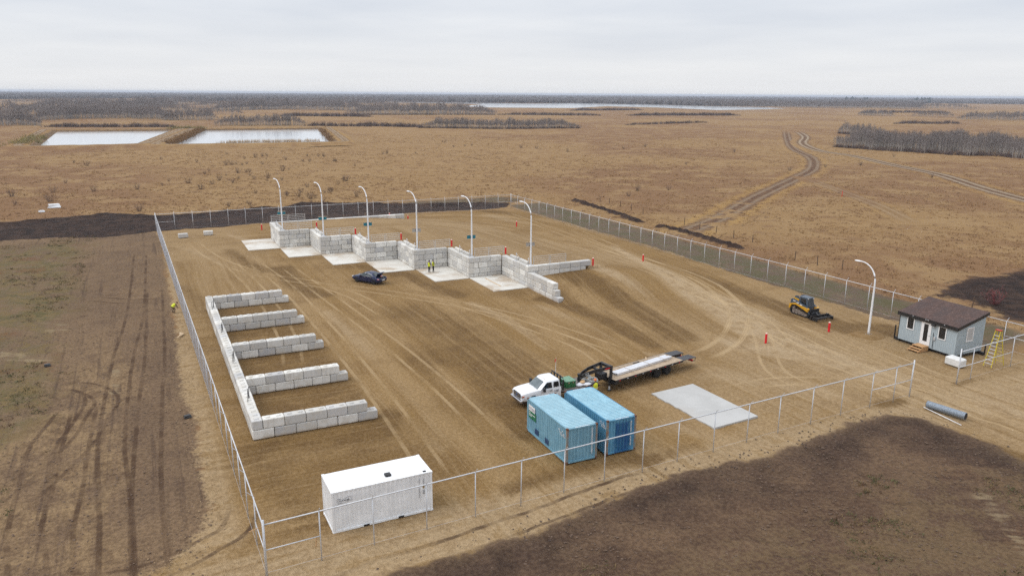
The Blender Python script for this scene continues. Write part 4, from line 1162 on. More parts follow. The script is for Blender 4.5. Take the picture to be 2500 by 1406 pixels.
for s in (1, -1):
    f = lambda pts: [(x, s * y, z) for x, y, z in (pts if s > 0 else pts[::-1])]
    dr = plate_quad(tr, 'door', f([(.66, 1.0, .62), (.66, 1.0, 1.30), (1.80, .998, 1.30), (1.72, .998, .62)]), M_TRUCK, .008)
    plate_quad(dr, 'handle', f([(.78, 1.007, 1.14), (.78, 1.007, 1.19), (.96, 1.007, 1.19), (.96, 1.007, 1.14)]), M_TRIM, .03)
    plate_quad(tr, 'side_window', f([(.74, .948, 1.375), (.78, .868, 1.83), (1.20, .862, 1.83), (1.62, .93, 1.45), (1.62, .945, 1.375)]), M_GLASS, .02)
    plate_quad(tr, 'side_window', f([(.10, .945, 1.40), (.13, .868, 1.82), (.58, .868, 1.82), (.60, .945, 1.40)]), M_GLASS, .02)
    m = MB().tube([(2.42 + .5 * math.cos(a), s * .975, .44 + .5 * math.sin(a)) for a in np.linspace(-.1, math.pi + .1, 12)], .055, 6).build('wheel_arch', M_TRIM, tr, True)
    mi = MB().box(1.50, 1.68, min(s * 1.08, s * 1.34), max(s * 1.08, s * 1.34), 1.22, 1.56, .04).build('mirror', M_TRIM, tr)
    MB().box(1.56, 1.62, min(s * .94, s * 1.1), max(s * .94, s * 1.1), 1.34, 1.39).build('mirror_arm', M_TRIM, mi)
    MB().box(3.28, 3.45, min(s * .62, s * .90), max(s * .62, s * .90), .84, 1.08, .03).build('headlight', simple('headlight', (.55, .56, .58), (.4, .4, .42), .1, .2), tr)
    MB().box(3.24, 3.40, min(s * .88, s * .945), max(s * .88, s * .945), .92, 1.04, .01).build('indicator', simple('amber', (.6, .12, .02), None, .3), tr)
    MB().box(.1, 1.75, min(s * .86, s * 1.02), max(s * .86, s * 1.02), .36, .42).build('side_step', M_TRIM, tr)
gr = MB().box(3.36, 3.47, -.60, .60, .72, 1.12, .03).build('grille', simple('grille_dark', (.05, .053, .058), (.03, .03, .033), .4), tr)
for zz in (.80, .92, 1.04): MB().box(3.465, 3.482, -.56, .56, zz - .02, zz + .02).build('bar', M_CHROME, gr)
MB().lathe([(.11, 3.482), (.105, 3.497)], 14, 'X', (0, 0, .92)).build('badge', simple('badge_blue', (.05, .09, .2), None, .3), gr)
MB().box(3.36, 3.60, -.93, .93, .44, .68, .05).build('bumper', M_CHROME, tr)
MB().box(3.59, 3.61, -.40, .40, .48, .56).build('bumper_intake', M_TRIM, tr)
for sx, sy in ((2.42, .83), (2.42, -.83)): wheel(tr, sx, sy, .42, .42, .27, M_CHROME)
for sy in (.90, .60, -.60, -.90): wheel(tr, -1.95, sy, .42, .42, .24, M_CHROME)
for i in range(5): MB().box(1.14, 1.20, -.42 + i * .21 - .03, -.42 + i * .21 + .03, 1.965, 2.0, .01).build('roof_marker', simple('marker', (.45, .25, .12), None, .4), tr)
dk = MB().box(-3.45, -.14, -1.1, 1.1, .93, 1.0, .01).build('flat_deck', M_BED, tr)
for sy in (-.45, .45): MB().box(-3.4, -.1, sy - .06, sy + .06, .55, .93).build('chassis_rail', M_BLACK, tr)
rk = MB()
for sy in (-1.0, -.5, 0, .5, 1.0): rk.box(-.30, -.2, sy - .045, sy + .045, 1.0, 2.12 if abs(sy) < .9 else 1.9)
for zz in (1.5, 2.06): rk.box(-.29, -.21, -.955, .955, zz - .04, zz + .04)
rk.build('headache_rack', M_BLACK, tr)
fl_ = MB().tube([(-.28, -.35, 1.95), (-.30, -.35, 3.35)], [.02, .012], 6).build('whip_mast', M_WPRINT, tr)
MB().add([(-.30, -.35, 3.32), (-.30, -.35, 3.02), (-.12, -.22, 3.0), (-.08, -.20, 3.22)], [(0, 1, 2, 3)]).build('flag', simple('orange_flag', (.75, .08, .03), None, .7), fl_)
text('108', .30, M_DPRINT, tr, (.60, 1.011, .98), (R(90), 0, R(180)), 'number', .003)
MB().box(.66, 1.3, 1.009, 1.013, .80, .88).build('stripe', simple('red_stripe', (.5, .03, .05), None, .5), tr)

tb = thing('toolbox', 'green steel toolbox on the deck of the white pickup', 'toolbox', (30.25, 51.40, 1.02))
M_TBOX = simple('green_box_paint', (.03, .17, .055), (.02, .11, .04), .4, 0, 3.)
MB().box(-.46, .46, -.56, .56, 0, .50, .02).build('case', M_TBOX, tb)
MB().box(-.48, .48, -.58, .58, .502, .60, .025).build('lid', simple('green_lid', (.16, .31, .20), (.12, .25, .16), .4), tb)
for sx in (-.2, .2): MB().box(sx - .05, sx + .05, -.60, -.575, .40, .54).build('latch', M_CHROME, tb)
M_COIL = simple('pale_cable', (.55, .57, .56), (.42, .44, .44), .5)
for i, (cx, cy, l) in enumerate(((32.35, 51.85, 'upper pale cable coil on the back of the truck deck'), (32.55, 51.15, 'lower grey cable coil at the tail of the truck deck'))):
    m = MB()
    for q in range(7):
        rr = .40 + .025 * math.sin(q * 2.1); ph = q * .7
        m.tube([(rr * math.cos(a + ph) + .02 * math.sin(q * 3), rr * math.sin(a + ph), .03 + q * .045 + .02 * math.sin(3 * a + q)) for a in np.linspace(0, 2 * math.pi, 25)], .026, 5)
    tag(m.build('cable_coil', M_COIL, None, True, (cx, cy, 1.02), (R(12) * (1 - i), 0, 0)), l, 'coil', 'cable coils on the truck')
def sack(label, x, y, z, rz, mat_, s=1.0):
    m = MB(); N = 9
    rings = []
    for i in range(N):
        u = i / (N - 1) * 2 - 1; k = max(.08, (1 - u ** 4) ** .5)
        rings.append([(u * .40 * s, .25 * s * k * math.cos(a) * (1 + .10 * math.sin(3 * a + i)), .10 * s + .105 * s * k * math.sin(a) * (1 + .12 * math.cos(2 * a + i))) for a in np.linspace(0, 2 * math.pi, 12, endpoint=False)])
    m.loft(rings)
    return tag(m.build('sack', mat_, None, True, (x, y, z), (0, 0, rz)), label, 'sack', 'sacks on the truck')
M_SACK = simple('white_sack', (.72, .73, .76), (.6, .61, .65), .7, 0, 8., .3, .02)
sack('white sack on the truck deck closest to the green toolbox', 31.2, 50.95, 1.01, .4, M_SACK, 1.1)
sack('white sack farthest back on the truck deck', 31.75, 50.80, 1.01, -.3, M_SACK, 1.0)
sack('tan sack lying across the white ones on the truck deck', 31.5, 51.1, 1.19, 1.1, simple('tan_sack', (.58, .38, .2), (.48, .3, .15), .8, 0, 8.), .85)

# ================================================================== GOOSENECK TRAILER
tl = thing('flatbed_trailer', 'long black gooseneck trailer with plank deck, hitched to the pickup', 'trailer', (34.35, 51.95, .02), R(11.4))
DL, DW, DZ = 8.6, 1.25, .95
M_DECK = simple('weathered_plank', (.42, .33, .24), (.33, .25, .17), .85, 0, 3., .3, .01, .12)
np_ = 11; pw = 2 * (DW - .06) / np_
PLK = MB().box(0, DL, .006, pw - .006, 0, .045, .005).mesh('plank'); PLK.materials.append(M_DECK)
for i in range(np_): link('plank', PLK, None, tl, False, (.02, -DW + .06 + i * pw, DZ - .045 + random.uniform(-.004, .004)))
for s in (-1, 1):
    m = MB().box(0, DL, min(s * (DW - .055), s * DW), max(s * (DW - .055), s * DW), DZ - .16, DZ - .01)
    m.build('side_rail', M_BLACK, tl)
    MB().box(.3, DL + 1.6, min(s * .38, s * .5), max(s * .38, s * .5), .50, DZ - .06).build('main_beam', M_BLACK, tl)
    for k in range(9):
        xx = .4 + k * .95
        MB().box(xx, xx + .16, min(s * DW, s * (DW + .006)), max(s * DW, s * (DW + .006)), DZ - .12, DZ - .07).build('reflector', M_WPRINT if k % 2 else M_RED, tl)
    for ax in (5.33, 6.70):
        for yy in (.78, 1.06): wheel(tl, ax, s * yy, .40, .40, .22, M_DARK)
    # neck beams, converging towards the hitch
    a0, a1 = .62, .14
    nb = [(-.05, s * a0, 1.98), (-1.7, s * (a0 * .55 + a1 * .45), 1.93), (-2.55, s * (a1 + .08), 1.80), (-2.95, s * a1, 1.60), (-3.15, s * a1, 1.38)]
    rings = []
    for (x, y, z) in nb: rings.append([(x, y - .035, z - .16), (x, y + .035, z - .16), (x, y + .035, z + .14), (x, y - .035, z + .14)])
    MB().loft(rings).build('neck_beam', M_BLACK, tl)
    MB().prism([(-.14, .42), (.14, .42), (.14, 2.10), (-.14, 2.10)], 'Y', s * .62 - .05, s * .62 + .05).build('riser', M_BLACK, tl)

    jk = MB().box(-.32, -.18, min(s * .66, s * .80), max(s * .66, s * .80), .38, 1.25).build('landing_jack', M_BLACK, tl)
    MB().box(-.30, -.20, min(s * .68, s * .78), max(s * .68, s * .78), .04, .38).build('jack_leg', M_GALV, jk)
    MB().box(-.40, -.10, min(s * .58, s * .88), max(s * .58, s * .88), .0, .04).build('jack_foot', M_DARK, jk)
    # dovetail ramp
    y0, y1 = (s * .28, s * 1.2) if s > 0 else (-1.2, -.28)
    rp = MB()
    rp.prism([(DL + .03, DZ - .06), (DL + 1.85, DZ - .13), (DL + 1.85, DZ - .08), (DL + .03, DZ - .005)], 'Y', y0, y1)
    rpo = rp.build('ramp', simple('grating_steel', (.12, .12, .125), (.08, .08, .085), .6, .4, 20.), tl)
    for q in range(8): MB().box(DL + .15 + q * .21, DL + .19 + q * .21, y0 + .02, y1 - .02, DZ - .035 - .0385 * (q * .21 + .15), DZ - .0 - .0385 * (q * .21 + .15)).build('cleat', M_DARK, rpo)
    MB().tube([(DL + 1.8, s * .34, DZ - .12), (DL + 1.8, s * .34, .5), (DL + 1.3, s * .34, .52)], .03, 6).build('ramp_leg', M_BLACK, tl)
    MB().tube([(DL + 1.8, s * 1.15, DZ - .12), (DL + 1.8, s * 1.15, .55), (DL + 1.3, s * 1.15, .55)], .03, 6).build('ramp_leg', M_BLACK, tl)
    MB().box(DL + 1.45, DL + 1.55, min(s * .2, s * 1.1), max(s * .2, s * 1.1), .48, .66).build('tail_light', M_RED, tl)
MB().box(-.13, .13, -.58, .58, 1.86, 2.09).build('neck_crossbeam', M_BLACK, tl)
MB().box(-.08, .3, -DW, DW, .55, DZ - .17).build('front_bolster', M_BLACK, tl)
MB().box(-1.2, -1.05, -.42, .42, 1.80, 1.95).build('neck_crossbeam', M_BLACK, tl)
MB().lathe([(.09, 1.06), (.09, 1.75), (.14, 1.76), (.14, 1.9)], 12, 'Z', (-3.12, 0, 0)).build('coupler', M_BLACK, tl)
MB().box(-.95, -.20, -.40, .40, .95, 1.45, .03).build('front_toolbox', M_BLACK, tl)
MB().box(-.18, -.15, -.20, .20, 1.05, 1.35).build('placard', simple('placard', (.6, .58, .52), None, .6), tl)
text('OZ', .24, M_WPRINT, tl, (-2.62, -.245, 1.70), (R(90), 0, R(-12)), 'number', .003)
text('32', .24, M_WPRINT, tl, (-2.05, -.36, 1.77), (R(90), 0, R(-10)), 'number', .003)
MB().box(-1.55, -.95, -.50, -.485, 1.90, 1.98, T=Matrix.Rotation(R(-3), 4, 'Z')).build('lettering_bar', M_WPRINT, tl)
MB().box(-.75, -.2, -.672, -.665, 1.92, 2.0).build('reflector', M_RED, tl)
# load of channels, straps
ld = thing('channel_bundle', 'bundle of bright metal channels strapped along the trailer deck', 'bundle', (35.3, 51.62, DZ + .03), R(13.4))
M_CHAN = simple('bright_channel', (.74, .75, .78), (.66, .67, .70), .35, .3, 2.)
for lay_ in (0, 1):
    for k in range(4):
        yy = .0 + k * .18; zz = lay_ * .10; x1 = 7.1 + random.uniform(-.2, .2)
        MB().prism([(yy, zz), (yy + .165, zz), (yy + .165, zz + .09), (yy + .145, zz + .09), (yy + .145, zz + .02), (yy + .02, zz + .02), (yy + .02, zz + .09), (yy, zz + .09)] if lay_ == 0 else
                   [(yy, zz + .09), (yy, zz), (yy + .02, zz), (yy + .02, zz + .07), (yy + .145, zz + .07), (yy + .145, zz), (yy + .165, zz), (yy + .165, zz + .09)], 'X', random.uniform(-.1, .1), x1).build('channel', M_CHAN, ld)
for xx in (1.6, 4.1, 6.1): MB().box(xx, xx + .06, -.55, 1.25, .195, .202).build('strap', simple('tan_strap', (.45, .36, .26), None, .8), ld)
for i, (dx, dy, rz, l) in enumerate(((1.4, .55, .3, 'short offcut near the front of the trailer deck'), (5.9, .75, 1.0, 'short pale offcut near the ramps of the trailer'), (4.2, .8, .2, 'small dark chain heap midway on the trailer deck'))):
    pp = Matrix.Rotation(R(11.4), 4, 'Z') @ Vector((dx, dy, 0)) + Vector((34.35, 51.95, 0))
    o = MB().box(0, .8, 0, .09, 0, .05, .006).build('offcut', M_PINE if i != 2 else M_DARK, None, False, (pp.x, pp.y, DZ + .025), (0, 0, rz))
    tag(o, l, 'offcut')

# ================================================================== CAR (navy, boot open)
M_NAVY = simple('navy_car_paint', (.012, .020, .062), (.016, .025, .075), .18, .1, 1.5, .6)
M_CGLASS = simple('car_glass', (.03, .045, .05), (.06, .075, .08), .06, 0, 2., .7)
ca = thing('car', 'navy blue saloon car with its boot lid open, parked below the saw-tooth wall', 'car', (26.25, 97.25, .02), R(124))
m = MB()
cs = [(2.38, .55, .38, .62, .10), (2.30, .74, .30, .70, .12), (2.0, .86, .24, .80, .14), (1.45, .90, .22, .90, .14), (.95, .905, .20, .96, .12), (0, .91, .20, .97, .10), (-1.0, .91, .20, .98, .10), (-1.5, .90, .22, .99, .12), (-1.62, .89, .24, .93, .12), (-2.1, .86, .28, .92, .12), (-2.36, .76, .36, .84, .12), (-2.42, .66, .42, .74, .10)]
m.loft([ring_xs(*a) for a in cs]); m.build('body', M_NAVY, ca, 40)
m = MB()
def cg(z, xf, xr, hw, c=.14):
    return [(xr, -hw + c, z), (xr + c, -hw, z), (xf - c * 2, -hw, z), (xf, -hw + c * 2, z), (xf + .05, 0, z), (xf, hw - c * 2, z), (xf - c * 2, hw, z), (xr + c, hw, z), (xr, hw - c, z), (xr - .03, 0, z)]
m.loft([cg(.93, 1.12, -1.72, .86), cg(1.15, .75, -1.35, .775), cg(1.34, .36, -1.0, .66), cg(1.415, .1, -.75, .56), cg(1.44, -.1, -.5, .4)])
m.build('cabin_shell', M_NAVY, ca, 45)
plate_quad(ca, 'windscreen', [(1.10, -.58, .965), (1.10, .58, .965), (.42, .46, 1.33), (.42, -.46, 1.33)], M_CGLASS, .03)
plate_quad(ca, 'rear_window', [(-1.68, .58, .975), (-1.68, -.58, .975), (-1.02, -.46, 1.345), (-1.02, .46, 1.345)], M_CGLASS, .03)
for s in (1, -1):
    f = lambda pts: [(x, s * y, z) for x, y, z in (pts if s > 0 else pts[::-1])]
    plate_quad(ca, 'side_window', f([(-.20, .868, .985), (-.22, .69, 1.33), (.22, .68, 1.325), (.78, .80, 1.07), (.90, .85, .985)]), M_CGLASS, .02)
    plate_quad(ca, 'side_window', f([(-1.28, .85, 1.0), (-1.0, .74, 1.24), (-.75, .69, 1.32), (-.30, .69, 1.33), (-.28, .868, .985)]), M_CGLASS, .02)
    MB().tube(f([(1.0, .862, .975), (.25, .70, 1.345), (-.5, .695, 1.35), (-.95, .735, 1.27), (-1.36, .855, 1.0), (-.4, .89, .97), (1.0, .882, .965)]), .017, 5).build('window_trim', M_CHROME, ca, True)
    dr = plate_quad(ca, 'door', f([(-.20, .908, .36), (-.22, .906, .93), (.92, .905, .93), (.86, .906, .36)]), M_NAVY, .006)
    plate_quad(dr, 'handle', f([(-.08, .912, .84), (-.08, .912, .87), (.12, .912, .87), (.12, .912, .84)]), M_CHROME, .02)
    dr = plate_quad(ca, 'door', f([(-1.05, .908, .42), (-1.22, .906, .93), (-.25, .906, .93), (-.23, .908, .36)]), M_NAVY, .006)
    plate_quad(dr, 'handle', f([(-1.1, .912, .85), (-1.1, .912, .88), (-.9, .912, .88), (-.9, .912, .85)]), M_CHROME, .02)
    MB().box(.62, .80, min(s * .90, s * 1.06), max(s * .90, s * 1.06), .93, 1.06, .035).build('mirror', M_NAVY, ca)
    MB().box(2.06, 2.30, min(s * .50, s * .80), max(s * .50, s * .80), .62, .735, .03).build('headlight', simple('car_lamp', (.5, .52, .55), None, .1), ca)
    MB().box(-2.36, -2.02, min(s * .56, s * .862), max(s * .56, s * .862), .66, .80, .03).build('tail_light', simple('tail_lens', (.40, .14, .20), (.5, .25, .3), .2), ca)
    for ax in (1.42, -1.38):
        wheel(ca, ax, s * .80, .33, .33, .22, M_DARK)
        MB().tube([(ax + .37 * math.cos(a), s * .885, .33 + .37 * math.sin(a)) for a in np.linspace(.0, math.pi, 10)], .03, 5).build('wheel_arch', M_TRIM, ca)
MB().box(-2.30, -1.74, -.60, .60, .80, .945).build('boot_opening', M_BLACK, ca)
MB().box(-2.445, -2.36, -.52, .52, .66, .70, .01).build('boot_sill', M_CHROME, ca)
MB().box(-2.36, -2.30, -.56, .56, .70, .90).build('boot_mouth', M_BLACK, ca)
lid = MB()
T_ = Matrix.Translation((-1.70, 0, .97)) @ Matrix.Rotation(R(58), 4, 'Y')
lid.loft([[(x, y * w, z + zz) for y, zz in ((-1, 0), (-.9, .05), (0, .07), (.9, .05), (1, 0), (0, .01))] for x, w, z in ((0, .60, 0), (-.35, .64, .02), (-.62, .66, 0), (-.72, .62, -.18))], True, T_)
lid.build('boot_lid', M_NAVY, ca, 40)
MB().box(-2.43, -2.41, -.24, .24, .50, .62).build('number_plate', M_WPRINT, ca)
o = MB().box(-.14, .14, -.12, .12, 0, .2, .05).build('bag', simple('red_white_bag', (.55, .1, .1), (.7, .66, .64), .7, 0, 3.), None, False, (26.25 + math.cos(R(124)) * -2.12, 97.25 + math.sin(R(124)) * -2.12, .965), (0, 0, .4))
tag(o, 'red and white bag in the open boot of the car', 'bag')

# ================================================================== TRACK LOADER (front towards -Y)
M_YEL = simple('yellow_machine_paint', (.62, .33, .018), (.52, .26, .015), .4, 0, 3.)
M_SLATE = simple('slate_machine_paint', (.075, .10, .135), (.05, .07, .095), .4, 0, 3.)
M_TRACKG = simple('muddy_undercarriage', (.24, .20, .17), (.13, .10, .08), .8, 0, 5.)
ldr = thing('track_loader', 'yellow and slate compact track loader with a black grading blade by the right fence', 'loader', (67.55, 61.3, .02), R(-90))
for s in (1, -1):
    y0, y1 = (.55, .95) if s > 0 else (-.95, -.55)
    out = [(-1.35, .12), (-1.10, .0), (1.05, .0), (1.32, .14), (1.30, .34), (1.05, .50), (-.55, .98), (-.95, 1.0), (-1.22, .82), (-1.48, .38)]
    inn = [(x * .86 - .02, .09 + z * .82) for x, z in out]
    k = len(out); V = []
    for yy in (y0, y1): V += [(x, yy, z) for x, z in out] + [(x, yy, z) for x, z in inn]
    F = []
    for i in range(k):
        j = (i + 1) % k
        F += [(i, j, 2 * k + j, 2 * k + i), (k + i, 3 * k + i, 3 * k + j, k + j), (i, k + i, k + j, j), (2 * k + i, 2 * k + j, 3 * k + j, 3 * k + i)]
    tk = MB().add(V, F).build('track', M_RUBBER, ldr)
    for i in range(22):                                  # tread lugs
        u = i / 22 * k; a, b = out[int(u) % k], out[(int(u) + 1) % k]; f_ = u - int(u)
        x, z = a[0] + (b[0] - a[0]) * f_, a[1] + (b[1] - a[1]) * f_
        MB().box(x - .03, x + .03, y0 - .004, y1 + .004, z - .03, z + .02).build('lug', M_RUBBER, tk)
    fr = MB().prism([(-1.1, .10), (1.05, .10), (1.1, .30), (-.55, .62), (-1.15, .55)], 'Y', y0 + .06, y1 - .04).build('track_frame', M_TRACKG, ldr)
    for xx in (-.85, -.42, 0, .42, .85): MB().lathe([(.12, y0 - .0), (.12, y1)], 12, 'Y', (xx, 0, .16)).build('roller', M_TRACKG, fr)
    MB().lathe([(.20, y0 + .01), (.20, y1 - .01)], 14, 'Y', (-.93, 0, .76)).build('sprocket', M_TRACKG, fr)
    MB().lathe([(.19, y0 + .01), (.19, y1 - .01)], 14, 'Y', (1.08, 0, .24)).build('idler', M_TRACKG, fr)
    # lift arm
    yy0, yy1 = (.62, .80) if s > 0 else (-.80, -.62)
    la = MB().prism([(-1.62, 1.02), (-1.55, 1.60), (-1.30, 1.68), (.55, 1.22), (.95, .98), (1.30, .42), (1.10, .30), (.78, .80), (.35, 1.0), (-.95, 1.28), (-1.25, 1.0), (-1.45, .92)], 'Y', yy0, yy1).build('lift_arm', M_SLATE, ldr)
    for q in range(3): MB().box(-1.2 + q * .5, -.86 + q * .5, (yy1 if s > 0 else yy0 - .004), (yy1 + .004 if s > 0 else yy0), 1.42 - q * .125, 1.50 - q * .125).build('lettering', M_WPRINT, la)
    MB().tube([(-.3, s * .70, .95), (.95, s * .70, .70)], .04, 6).build('lift_cylinder', M_CHROME, la)
MB().prism([(-1.55, .42), (1.0, .35), (1.02, .62), (.2, .98), (-1.5, 1.12)], 'Y', -.56, .56).build('chassis', M_YEL, ldr)
for s in (1, -1):
    MB().prism([(-1.70, .55), (-1.52, .50), (-1.30, 1.02), (-.6, 1.10), (1.12, .62), (1.12, .95), (.70, 1.06), (-.9, 1.26), (-1.6, 1.05)], 'Y', min(s * .56, s * .93), max(s * .56, s * .93)).build('fender', M_YEL, ldr)
MB().prism([(-1.68, .72), (-.62, .98), (-.62, 1.72), (-1.35, 1.80), (-1.62, 1.45)], 'Y', -.54, .54).build('engine_cover', M_YEL, ldr)
MB().box(-1.66, -1.62, -.42, .42, .9, 1.4).build('rear_grille', M_BLACK, ldr)
cb = MB().prism([(-.60, .95), (.72, .80), (.74, 1.10), (.50, 2.0), (-.52, 2.04), (-.62, 1.9)], 'Y', -.50, .50).build('cab', M_SLATE, ldr)
MB().prism([(-.42, 1.18), (.50, 1.14), (.38, 1.90), (-.42, 1.92)], 'Y', .502, .508).build('side_glass', M_GLASS, cb)
MB().prism([(-.42, 1.18), (.50, 1.14), (.38, 1.90), (-.42, 1.92)], 'Y', -.508, -.502).build('side_glass', M_GLASS, cb)
plate_quad(cb, 'front_glass', [(.742, -.42, 1.12), (.742, .42, 1.12), (.53, .40, 1.92), (.53, -.40, 1.92)], M_GLASS, .012)
MB().box(-.66, .62, -.53, .53, 2.03, 2.09, .02).build('roof', M_SLATE, ldr)
MB().prism([(-1.30, 1.78), (-.62, 1.72), (-.62, 1.86), (-.70, 2.06), (-1.0, 2.08), (-1.32, 1.95)], 'Y', -.52, -.46).build('rear_screen_frame', M_SLATE, ldr)
MB().prism([(-1.30, 1.78), (-.62, 1.72), (-.62, 1.86), (-.70, 2.06), (-1.0, 2.08), (-1.32, 1.95)], 'Y', .46, .52).build('rear_screen_frame', M_SLATE, ldr)
for yy in (-.40, .40): MB().box(.56, .64, yy - .08, yy + .08, 1.95, 2.04, .01).build('work_light', M_WPRINT, ldr)
MB().box(1.18, 1.30, -.72, .72, .22, .95).build('coupler_plate', M_BLACK, ldr)
bx = MB().box(1.30, 1.55, -.55, .55, .18, .62, .03)
bx.box(1.5, 2.85, -.42, -.30, .30, .42); bx.box(1.5, 2.85, .30, .42, .30, .42)
bx.prism([(1.5, .62), (1.5, .30), (2.2, .30)], 'Y', -.1, .1)
bx.build('blade_frame', M_BLACK, ldr)
bl_ = MB().prism([(2.10, .08), (2.24, .02), (2.20, .30), (2.28, .58), (2.16, .56)], 'Y', -1.25, 1.25)
bl_.build('grading_blade', M_BLACK, ldr)
MB().prism([(2.245, .02), (2.265, .02), (2.235, .22), (2.215, .22)], 'Y', -1.24, 1.24).build('cutting_edge', M_CHROME, ldr)
for yy in (-1.25, 1.17): MB().prism([(1.6, .04), (2.9, .04), (2.9, .40), (1.9, .52)], 'Y', yy, yy + .08).build('side_plate', M_BLACK, ldr)
MB().box(2.80, 2.90, -1.17, 1.17, .30, .42).build('front_bar', M_BLACK, ldr)

# ================================================================== CABIN
def siding_mat():
    t = NT('grey_blue_siding')
    o = t.obj(); n = t.noise(t.vmul(o, (14., 14., 1.2)), 1., 4, .6)
    c = t.mix(t.step(n, .4, .65), (.40, .465, .50), (.345, .405, .44))
    t.bump(n, .15, .01)
    return t.fin(c, .7, 0, .3)
M_SIDING = siding_mat()
def shingle_mat():
    t = NT('brown_shingles')
    o = t.obj()
    br = t.n.new('ShaderNodeTexBrick')
    t.l.new(t.vmul(o, (1, 1, 1)), br.inputs['Vector'])
    br.inputs['Scale'].default_value = 1.0
    br.inputs['Brick Width'].default_value = .30; br.inputs['Row Height'].default_value = .14
    br.inputs['Mortar Size'].default_value = .006
    br.inputs['Color1'].default_value = (.085, .058, .052, 1); br.inputs['Color2'].default_value = (.135, .088, .075, 1)
    br.inputs['Mortar'].default_value = (.03, .022, .02, 1)
    n = t.noise(o, .8, 4)
    c = t.mix(t.step(n, .4, .65, 0, .5), br.outputs[0], (.075, .062, .062))
    t.bump(t.noise(o, 30., 3), .4, .01)
    return t.fin(c, .95, 0, .15)
M_SHINGLE = shingle_mat()
CX0, CX1, CY0, CY1 = 68.75, 72.85, 43.95, 50.15
cbn = thing('site_cabin', 'small grey cabin with brown lean-to roof and white-framed windows', 'cabin', (CX0, CY0, 0))
DX, DY = CX1 - CX0, CY1 - CY0
zb, ze, zr = .30, 3.06, 4.0
MB().prism([(0, zb), (DX, zb), (DX, zr), (0, ze)], 'Y', 0, DY).build('wall', M_SIDING, cbn)
for k in range(1, 31): MB().box(-.012, .0, DY * k / 31 - .012, DY * k / 31 + .012, zb, ze - .02).build('batten', M_SIDING, cbn)
for k in range(1, 21):
    x = DX * k / 21
    MB().box(x - .012, x + .012, -.012, 0, zb, ze + (zr - ze) * x / DX - .03).build('batten', M_SIDING, cbn)
sl = (zr - ze) / DX
roof = MB()
roof.prism([(-.18, ze - .18 * sl + .05), (DX + .18, zr + .18 * sl + .05), (DX + .18, zr + .18 * sl + .16), (-.18, ze - .18 * sl + .16)], 'Y', -.16, DY + .16)
rf = roof.build('roof', M_SHINGLE, cbn)
MB().box(-.21, -.181, -.18, DY + .18, ze - .24, ze + .10).build('fascia', M_BLACK, rf)
for yy in (-.19, DY + .161): MB().prism([(-.18, ze - .22), (DX + .18, zr - .10), (DX + .18, zr + .19), (-.18, ze + .10)], 'Y', yy, yy + .03).build('fascia', M_BLACK, rf)
for yy in (1.2, 2.9, 3.05, 3.2, 4.6): MB().box(-.235, -.21, yy, yy + .05, ze - .02, ze + .08).build('clip', M_GALV, rf)
def window_x(y0, y1, z0, z1):
    w = MB(); f = .09
    w.box(-.05, -.012, y0, y0 + f, z0, z1); w.box(-.05, -.012, y1 - f, y1, z0, z1); w.box(-.05, -.012, y0 + f, y1 - f, z0, z0 + f); w.box(-.05, -.012, y0 + f, y1 - f, z1 - f, z1)
    o = w.build('window', M_WHITE, cbn)
    MB().box(-.03, -.008, y0 + f, y1 - f, z0 + f, z1 - f).build('pane', M_GLASS, o)
window_x(4.50, 5.34, 1.58, 2.90)
window_x(1.04, 1.89, 1.50, 2.82)
dr = MB().box(-.055, -.012, 2.62, 3.72, .52, 2.86).build('door', M_WHITE, cbn)
MB().box(-.066, -.056, 2.94, 3.40, .88, 2.62).build('pane', M_GLASS, dr)
MB().lathe([(.035, -.12), (.035, -.055)], 10, 'X', (0, 2.74, 1.55)).build('handle', M_CHROME, dr)
MB().box(-.05, -.01, 2.66, 3.68, .44, .52).build('threshold', M_GALV, cbn)
sc = MB().box(-.30, -.012, 2.20, 2.56, 2.64, 2.84, .03).build('wall_light', M_TRIM, cbn)
MB().box(-.26, -.06, 2.24, 2.52, 2.60, 2.64).build('lens', M_WPRINT, sc)
MB().tube([(-.04, 2.28, .42), (-.04, 2.30, 1.45), (-.04, 2.36, 1.95)], .022, 6).build('conduit', M_DARK, cbn)
MB().box(-.12, -.012, 2.08, 2.24, 1.25, 1.60, .01).build('meter_box', M_GALV, cbn)
w = MB(); x0, x1, z0, z1 = 1.42, 2.45, 1.50, 2.92
w.box(x0, x0 + .1, -.05, -.012, z0, z1); w.box(x1 - .1, x1, -.05, -.012, z0, z1); w.box(x0 + .1, x1 - .1, -.05, -.012, z0, z0 + .1); w.box(x0 + .1, x1 - .1, -.05, -.012, z1 - .1, z1)
o = w.build('window', M_WHITE, cbn)
MB().box(x0 + .1, x1 - .1, -.03, -.008, z0 + .1, z1 - .1).build('pane', simple('blind_behind_glass', (.46, .47, .48), (.42, .43, .44), .3), o)
for xx in (.25, DX - .45): MB().box(xx, xx + .2, -.55, DY + .55, .02, .29).build('skid', M_BLACK, cbn)
for yy in (.02, DY - .14): MB().box(.02, DX - .02, yy, yy + .12, .10, .298).build('sill_beam', M_BLACK, cbn)
for xx in (.25, DX - .35):
    for yy in (-.60, DY + .52): MB().box(xx, xx + .1, yy, yy + .1, .05, 1.15 if yy < 0 else 1.5).build('tow_post', M_BLACK, cbn)
MB().box(-.02, .05, DY - .05, DY + .015, zb, ze).build('corner_trim', M_BLACK, cbn)
st = thing('wooden_steps', 'new wooden steps at the cabin door', 'steps', (CX0 - .08, 46.55, 0))
for i in range(5): MB().box(-.95 + i * .19, -.95 + i * .19 + .18, 0, 1.15, .47, .51).build('board', M_LUM, st)
